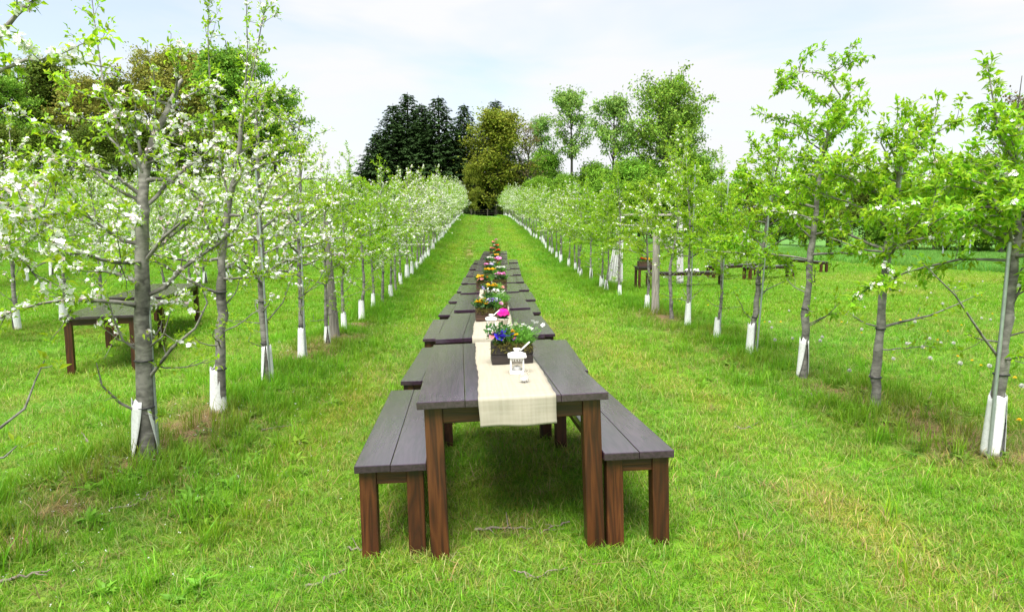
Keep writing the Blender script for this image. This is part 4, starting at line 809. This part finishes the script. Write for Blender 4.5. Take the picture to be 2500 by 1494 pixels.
# stakes and weathered posts
yy = row_x(2426, 1092, XR); p = pix(2412, 1085, yy-.03); q = pix(2492, 262, yy-.03); stake(p[0], yy-.05, q[2]-p[2], q[0]-p[0], 'tall steel stake leaning beside the nearest right hand tree')
yy = row_x(2139, 976, XR); p = pix(2182, 640, yy+.12); q = pix(2222, 258, yy+.12); stake(XR+.02, yy+.12, q[2]-float(ground(XR, yy)), q[0]-XR-.02, 'steel stake rising above the second right hand tree')
yy = row_x(1832, 871, XR); stake(XR+.06, yy-.05, 2.6, .12, 'steel stake against the trunk of the fourth right hand tree')
yy = row_x(1746, 827, XR); stake(XR+.05, yy-.05, 2.5, .05, 'steel stake against the trunk of the fifth right hand tree')
yy = row_x(1679, 800, XR); stake(XR+.05, yy+.03, 2.9, .0, 'steel stake against the trunk of the sixth right hand tree')
yy = row_x(357, 1122, XL); stake(XL+.085, yy+.02, 2.25, .0, 'steel stake against the thick trunk nearest on the left')
yy = row_x(652, 904, XL); stake(XL+.05, yy-.05, 2.55, -.06, 'steel stake against the third trunk in the left row')
yy = row_x(738, 843, XL); stake(XL+.05, yy-.05, 2.4, .0, 'steel stake against the fourth trunk in the left row')
for (px, py, X, h, ln, lb) in ((818, 776, XL+.03, 2.0, -.13, 'thick weathered grey wooden post among the left row trunks'), (1600, 762, XR, 1.75, -.02, 'thick weathered grey wooden post among the right row trunks')):
    yy = row_x(px, py, X); m = MB(); tt = np.linspace(0, 1, 14); tube(m, np.stack([ln*tt, 0*tt, -.15+(h+.15)*tt], -1), .085-.012*tt, 12, jit=.035); thing('wooden_post', lb, 'post', (X, yy, float(ground(X, yy))), (0, 0, 0), 'orchard end posts', m.mesh('wooden_post', M_post, True))
# ------------------------------------------------------------------ background trees
def gen_far(seed, H, Rc, cb, col, nleaf, ls, open_=.5, lean=0.0, tr=.22, ncl=60, vase=0.0):
    rs = np.random.default_rng(seed); m = MB(); T = curve((0, 0, -.3), (lean, 0, 1), H*.93, 10, rs, 0, .05, .1); tube(m, T, np.linspace(tr, tr*.12, 10), 7)
    CP = []
    for i in range(ncl):
        f = rs.random()**.8; t = cb+(1-cb)*f; b, d = sample(T, np.array([min(.98, t*.9)])); a = rs.uniform(0, 6.28); el = rs.uniform(.0, .9)+vase*.3
        prof = math.sin(math.pi*min(1, (.18+.80*f)))**.7
        ln = Rc*prof*rs.uniform(.45, 1.05); P = curve(b[0], [math.cos(a)*math.cos(el), math.sin(a)*math.cos(el), math.sin(el)], ln+.3, 6, rs, .0, .14, .06)
        tube(m, P, np.linspace(tr*.32*(1-.6*t), .02, 6), 5, cap=False)
        k = 5; p, _ = sample(P, rs.uniform(.45, 1, k).clip(0, .999)); CP.append(p+rs.normal(0, Rc*.05, p.shape))
    CP = np.concatenate(CP); CP = CP[:]; n = nleaf; ci = rs.integers(0, len(CP), n); cr = rs.uniform(.5, 1.2, len(CP))*Rc*.16*(1.6-open_)
    off = rs.normal(0, .55, (n, 3))*cr[ci][:, None]*[1, 1, .75]; P = CP[ci]+off
    sh = (.75+.5*rs.random(len(CP)))[ci]*rs.uniform(.75, 1.2, n)
    fm = MB(); D = unit(rs.normal(size=(n, 3))); N = rs.normal(0, .8, (n, 3))+[0, 0, .8]
    leaves(fm, P, D, N, rs.uniform(.6, 1.2, n)*ls, rs.uniform(.5, .9, n)*ls*.8, np.array(col)*sh[:, None]*np.stack([rs.uniform(.85, 1.2, n), np.ones(n), np.ones(n)], -1), .15)
    return m.mesh('far_trunk', M_farbark, True), fm.mesh('far_foliage', M_far)
def gen_spruce(seed, H, Rb, n=52):
    rs = np.random.default_rng(seed); m = MB(); tube(m, [(0, 0, -.3), (0, 0, H*.5), (0, 0, H)], [.28, .16, .02], 7); P = []; D = []; Ls = []
    for i in range(n):
        f = i/n; h = .06*H+f*.93*H; r = Rb*(1-f)**.78+.15
        nb = int(7+9*(1-f)); a0 = rs.uniform(0, 6.28)
        for j in range(nb):
            a = a0+6.283*j/nb+rs.normal(0, .25); L_ = r*rs.uniform(.72, 1.15); k = int(3+L_*4.2); t = np.linspace(.25, 1, k)
            x = np.stack([np.cos(a)*L_*t, np.sin(a)*L_*t, h-.28*L_*t**1.2+.12*L_*t**3], -1)+rs.normal(0, .08, (k, 3))
            for s in range(3): P.append(x); D.append(np.stack([np.cos(a+rs.normal(0, .7, k)), np.sin(a+rs.normal(0, .7, k)), rs.normal(-.45, .35, k)], -1)); Ls.append(rs.uniform(.3, .6, k)*(.6+.5*(1-f)))
    P = np.concatenate(P); D = np.concatenate(D); Ls = np.concatenate(Ls); k = len(P); fm = MB()
    leaves(fm, P, D, rs.normal(0, .5, (k, 3))+[0, 0, 1], Ls, Ls*.42, np.array([.030, .062, .016])*rs.uniform(.55, 1.35, (k, 1)), .2)
    return m.mesh('spruce_trunk', M_farbark, True), fm.mesh('spruce_foliage', M_needle)
def far_tree(kind, name, px, Y, ytop, label, group, wide=1.0, cat='tree'):
    """a tree at distance Y whose tip shows at height ytop"""
    tm, fm, H0 = kind; zz_ = np.zeros(len(fm.vertices)*3, np.float32); fm.vertices.foreach_get('co', zz_); H0 = float(np.percentile(zz_[2::3], 99.7)); p = pix(px, 540, Y); x = p[0]; z = float(ground(x, Y)); H = pix(px, ytop, Y)[2]-z; s = H/H0
    t = thing(name, label, cat, (x, Y, z), (0, 0, rng.uniform(0, 6.28)), group); t.scale = (s*wide, s*wide, s)
    obj('trunk', tm, t); obj('foliage', fm, t, kind='stuff'); return t
SP1 = (*gen_spruce(1, 18, 3.6), 18.2); SP2 = (*gen_spruce(2, 17, 3.2), 17.2)
OL = (*gen_far(11, 15, 4.3, .08, (.20, .25, .026), 15000, .30, .35, ncl=85), 15.2)            # olive gold new leaves
OL2 = (*gen_far(12, 17, 6.0, .22, (.26, .28, .05), 13000, .32, .85, ncl=80), 17)
GR1 = (*gen_far(13, 15, 4.6, .30, (.17, .33, .035), 15000, .30, .7, ncl=70), 15)
GR2 = (*gen_far(14, 12, 4.8, .10, (.165, .34, .03), 17000, .32, .35, ncl=80), 12)
TH1 = (*gen_far(15, 15, 3.4, .52, (.21, .37, .07), 6000, .24, .62, .12, .20, 44, 1), 15)      # thin, open
TH2 = (*gen_far(16, 14, 3.0, .50, (.21, .37, .07), 6000, .24, .62, -.08, .18, 42, 1), 14)
BIG = (*gen_far(17, 17, 5.2, .34, (.20, .34, .04), 14000, .28, .75, 0, .28, 70), 17)
DK = (*gen_far(18, 14, 5.0, .05, (.105, .165, .02), 15000, .36, .3, ncl=80), 14)
BARE = (*gen_far(19, 13, 4.0, .15, (.16, .13, .05), 900, .25, .8, 0, .2, 60), 13)
random.seed(5)
G = 'dark spruces at the end of the lane'
for k, px, Y, yt, w, lb in ((SP2, 925, 99, 330, 1.25, 'leftmost and lowest dark spruce behind the left row'), (SP1, 965, 100, 262, 1.15, 'dark spruce second from the left of the group'), (SP1, 1000, 103, 236, 1.15, 'tallest dark spruce, third from the left of the group'), (SP2, 1034, 101, 262, 1.1, 'dark spruce fourth from the left of the group'),
                          (SP1, 1074, 100, 244, 1.15, 'dark spruce with sharp tip, fifth from the left'), (SP2, 1135, 102, 262, .9, 'narrow dark spruce beside the olive green tree'), (SP1, 1210, 108, 252, 1.0, 'dark spruce tip behind the olive green tree')):
    far_tree(k, 'spruce_tree', px, Y, yt, lb, G, w*1.75)
far_tree(OL, 'broadleaf_tree', 1212, 98, 272, 'olive green new leafed tree at the end of the lane', None, 1.28)
far_tree(OL, 'broadleaf_tree', 1160, 96, 400, 'low olive bush like tree right beside the end of the lane', None, .9)
far_tree(DK, 'broadleaf_tree', 1270, 100, 400, 'dark tree right of the olive green tree', None, .7)
for px in (1120, 1150, 1185, 1222, 1255): far_tree(DK, 'dark_shrub', px, 98+random.uniform(0, 3), 445+random.uniform(-15, 20), 'dark shrub in the shadowed thicket closing off the lane', 'shrubs at the end of the lane', 1.0, 'shrub')
far_tree(BARE, 'bare_tree', 1292, 97, 300, 'nearly bare thin tree right of the olive green tree', None, .8)
far_tree(TH1, 'broadleaf_tree', 1395, 100, 218, 'tall thin tree with open crown, left of the two thin ones', 'trees behind the right row', 1.0)
far_tree(TH2, 'broadleaf_tree', 1497, 101, 226, 'tall thin tree with open crown, right of the two thin ones', 'trees behind the right row', .95)
far_tree(BIG, 'broadleaf_tree', 1620, 102, 178, 'tallest broad green tree behind the right row', 'trees behind the right row', 1.0)
far_tree(BIG, 'broadleaf_tree', 1665, 108, 250, 'green tree just right of the tallest one', 'trees behind the right row', .9)
far_tree(TH1, 'broadleaf_tree', 1330, 104, 285, 'slim pale green tree left of the thin trees', 'trees behind the right row', .9)
for px, yt, w, lb in ((1318, 365, .9, 'round bright green tree right of the olive one'), (1365, 425, 1.0, 'low bright green tree under the left thin tree'), (1450, 395, 1.0, 'bushy green tree between the two thin trees'), (1540, 385, 1.1, 'bushy green tree under the tallest tree'), (1590, 390, 1.0, 'bushy green tree right of and below the right thin tree'), (1690, 380, 1.0, 'bushy green tree below the tallest tree on its right')):
    far_tree(GR2, 'broadleaf_tree', px, 97+random.uniform(0, 6), yt, lb, 'trees behind the right row', w)
for i, px in enumerate((1310, 1400, 1480, 1560, 1640, 1720)): far_tree(GR2, 'green_shrub', px, 94+random.uniform(0, 4), 440+random.uniform(-12, 12), 'green shrub filling in below the trees behind the right row', 'shrubs behind the right row', 1.25, 'shrub')
# the wood on the left hillside
lw = [(-20, 78, 165, OL2, 'big olive green tree at the left picture edge'), (60, 74, 170, GR1, 'big green tree near the left picture edge'), (150, 80, 150, DK, 'big dark green tree left in the hillside wood'), (215, 76, 185, OL2, 'olive tree in the middle of the hillside wood'), (300, 82, 190, DK, 'dark tree in the middle of the hillside wood'),
      (395, 84, 128, OL2, 'tall bronze leafed tree, left of the pair above the blossom'), (480, 82, 118, OL2, 'tall bronze leafed tree, right of the pair above the blossom'), (555, 80, 140, OL2, 'bronze leafed tree beside the fresh green one'), (630, 76, 122, GR1, 'fresh green tree at the right end of the hillside wood'), (690, 78, 210, GR1, 'lower green tree at the very right end of the hillside wood'),
      (20, 68, 300, DK, 'low dark tree under the wood at the left edge'), (120, 66, 310, DK, 'low dark tree left below the hillside wood'), (240, 67, 300, DK, 'low dark tree in the middle below the hillside wood'), (350, 69, 300, DK, 'low dark tree below the bronze pair, left'), (450, 70, 290, DK, 'low dark tree below the bronze pair, right'), (560, 71, 300, DK, 'low dark tree right below the hillside wood')]
for px, Y, yt, k, lb in lw: far_tree(k, 'broadleaf_tree', px, Y, yt, lb, 'trees of the hillside wood on the left', 1.15)
# the low wood on the right
for i in range(15):
    px = 1790+i*55+random.uniform(-15, 15); Y = np.interp(px, [1790, 2000, 2200, 2500, 2600], [96, 74, 57, 47, 44]); yt = np.interp(px, [1790, 2000, 2200, 2500], [455, 440, 425, 400])+random.uniform(-25, 25)
    far_tree((GR2, OL, DK, GR2)[i % 4], 'broadleaf_tree', px, Y+random.uniform(-1, 2), yt, f'{ORD[i]} low tree, counted from the left, of the wood edge beyond the grain field', 'wood edge beyond the grain field', 1.1)
far_tree(BARE, 'broadleaf_tree', 2455, 47, 210, 'pale sparse tree rising above the wood edge at the right', None, .9)
far_tree(GR1, 'broadleaf_tree', 2500, 52, 235, 'pale green tree behind the sparse one at the right edge', None, .8)
for i in range(10):
    px = 1800+i*85; Y = np.interp(px, [1790, 2000, 2200, 2500, 2700], [94, 72, 55.5, 45.5, 42]); far_tree((DK, GR2, OL)[i % 3], 'wood_edge_shrub', px, Y, 560+random.uniform(-15, 10), 'shrub at the foot of the wood edge beyond the grain field', 'shrubs at the foot of the right wood', 1.5, 'shrub')
# wire fence closing the lane, field posts
t = thing('wire_fence', 'thin dark wire fence across the end of the lane', 'fence', (0, 92, float(ground(0, 92))))
for i in range(7):
    x = -6+i*2.2; z = float(ground(x, 92)-ground(0, 92)); obj('post', box_mesh('fence_post', .08, .08, 1.1, M_dfence, .01), t, (x, 0, z+.45))
for hgt in (.35, .6, .85):
    m = MB(); xs_ = np.linspace(-6, 7.2, 13); tube(m, np.stack([xs_, 0*xs_-.06, ground(xs_, xs_*0+92)-ground(0, 92)+hgt], -1), .006, 4); obj('wire', m.mesh('wire', M_dfence), t)
for px, lb in ((2365, 'grey field post before the right wood, right one'), (2300, 'grey field post before the right wood, left one')):
    p = pix(px, 640, 43); z = float(ground(p[0], 43)); m = MB(); tube(m, [(0, 0, -.2), (0, 0, .8), (.02, 0, 1.7)], .05, 8); thing('field_post', lb, 'post', (p[0], 43, z), (0, 0, 0), None, m.mesh('field_post', M_galv, True))

# ------------------------------------------------------------------ twigs, dandelions
def twig(pts, r, label, seed):
    rs = np.random.default_rng(seed); P = []
    for px, py in pts: g_ = ghit(px, py); P.append(g_+[0, 0, .02])
    P = np.array(P); c = P[0].copy(); tt = np.linspace(0, 1, 12); Q, _ = sample(P, np.minimum(tt, .9999)); Q = Q-c; Q[1:-1] += rs.normal(0, .006, (10, 3)); m = MB(); tube(m, Q, np.linspace(r, r*.5, 12), 7, jit=.06)
    for j in (3, 7): d = unit(rs.normal(size=3)*[1, 1, .3]); tube(m, [Q[j], Q[j]+d*.04, Q[j]+d*.09+[0, 0, .01]], [r*.5, r*.4, r*.2], 5)
    thing('fallen_twig', label, 'twig', tuple(c), (0, 0, 0), 'fallen twigs in the grass', m.mesh('fallen_twig', M_straw, True))
for i, (pts, r, lb) in enumerate(((((1160, 1312), (1220, 1300), (1300, 1296)), .009, 'fallen grey twig lying under the front of the nearest table'), (((1390, 1292), (1345, 1305), (1318, 1312)), .006, 'short twig just right of the one under the nearest table'), (((850, 1357), (930, 1360)), .007, 'short twig lying beside the left bench foot'), (((745, 1452), (800, 1432), (845, 1398)), .009, 'fallen grey twig left of the tables at the bottom'),
    (((0, 1432), (60, 1424), (125, 1410)), .009, 'fallen grey twig in the bottom left corner'), (((1255, 1418), (1300, 1432), (1385, 1395)), .005, 'thin bent twig in the grass before the nearest table'), (((1790, 1050), (1815, 1056), (1850, 1041)), .007, 'small pale twig in the grass right of the right bench'), (((2200, 1004), (2260, 1000), (2278, 955)), .007, 'curved pale twig right of the bare pale trunk'),
    (((1978, 965), (1988, 985)), .008, 'tiny pale twig left of the bare pale trunk'), (((270, 1260), (330, 1245), (385, 1205)), .006, 'thin dark twig left on the bare soil'), (((200, 1065), (240, 1120), (300, 1130)), .006, 'dark twig lying beside the torn guard'), (((640, 1055), (690, 1050), (720, 1047)), .006, 'thin pale twig on the mown grass right of the nearest left tree'))): twig(pts, r, lb, 70+i)
def dandelion_mesh(yellow):
    m = MB(); h = .13 if yellow else .19; tube(m, [(0, 0, -.02), (.006, 0, h*.5), (0, 0, h)], .0022, 5, (.14, .25, .06))
    if yellow:
        for k, (r, c) in enumerate(((.026, .1), (.021, .5), (.014, 1.0))): flowers(m, np.array([[0, 0, h+.002*k]]), np.array([[0, 0, 1.]]), r, (.85, .58, .01), 11, c, pw=.5)
    else:
        n = 90; d = unit(rng.normal(size=(n, 3))); leaves(m, np.tile([0, 0, h], (n, 1))+d*.006, d, rng.normal(size=(n, 3)), .024, .010, (.62, .62, .58), 0)
    return m.mesh('dandelion', M_flower)
DY, DW = dandelion_mesh(True), dandelion_mesh(False)
spots = [(2330, 880), (2375, 895), (2390, 905), (2200, 785), (2240, 775), (1870, 790), (1905, 790), (2480, 940), (2350, 800), (2310, 815), (2150, 690), (2420, 770), (2290, 840), (2440, 850), (2260, 860), (1730, 745), (1660, 735), (2050, 790), (2395, 720), (2100, 820), (2492, 1050)]
for px, py in spots:
    g_ = ghit(px, py+14); thing('dandelion', 'yellow dandelion in the grass right of the right tree row', 'dandelion', tuple(g_), (random.uniform(-.2, .2), random.uniform(-.2, .2), random.uniform(0, 6)), 'yellow dandelions', DY)
for i in range(60):
    px, py = random.uniform(1640, 2490), random.uniform(700, 960)
    if i < 8: px, py = ((2175, 905), (2265, 910), (2180, 880), (2340, 925), (2250, 880), (2480, 985), (2295, 862), (2210, 870))[i]
    g_ = ghit(px, py)
    if g_[0] < 4.1: continue
    thing('dandelion_clock', 'white dandelion seed head in the grass right of the right tree row', 'dandelion', tuple(g_), (random.uniform(-.2, .2), random.uniform(-.2, .2), 0), 'white dandelion seed heads', DW, random.uniform(.7, 1.05))
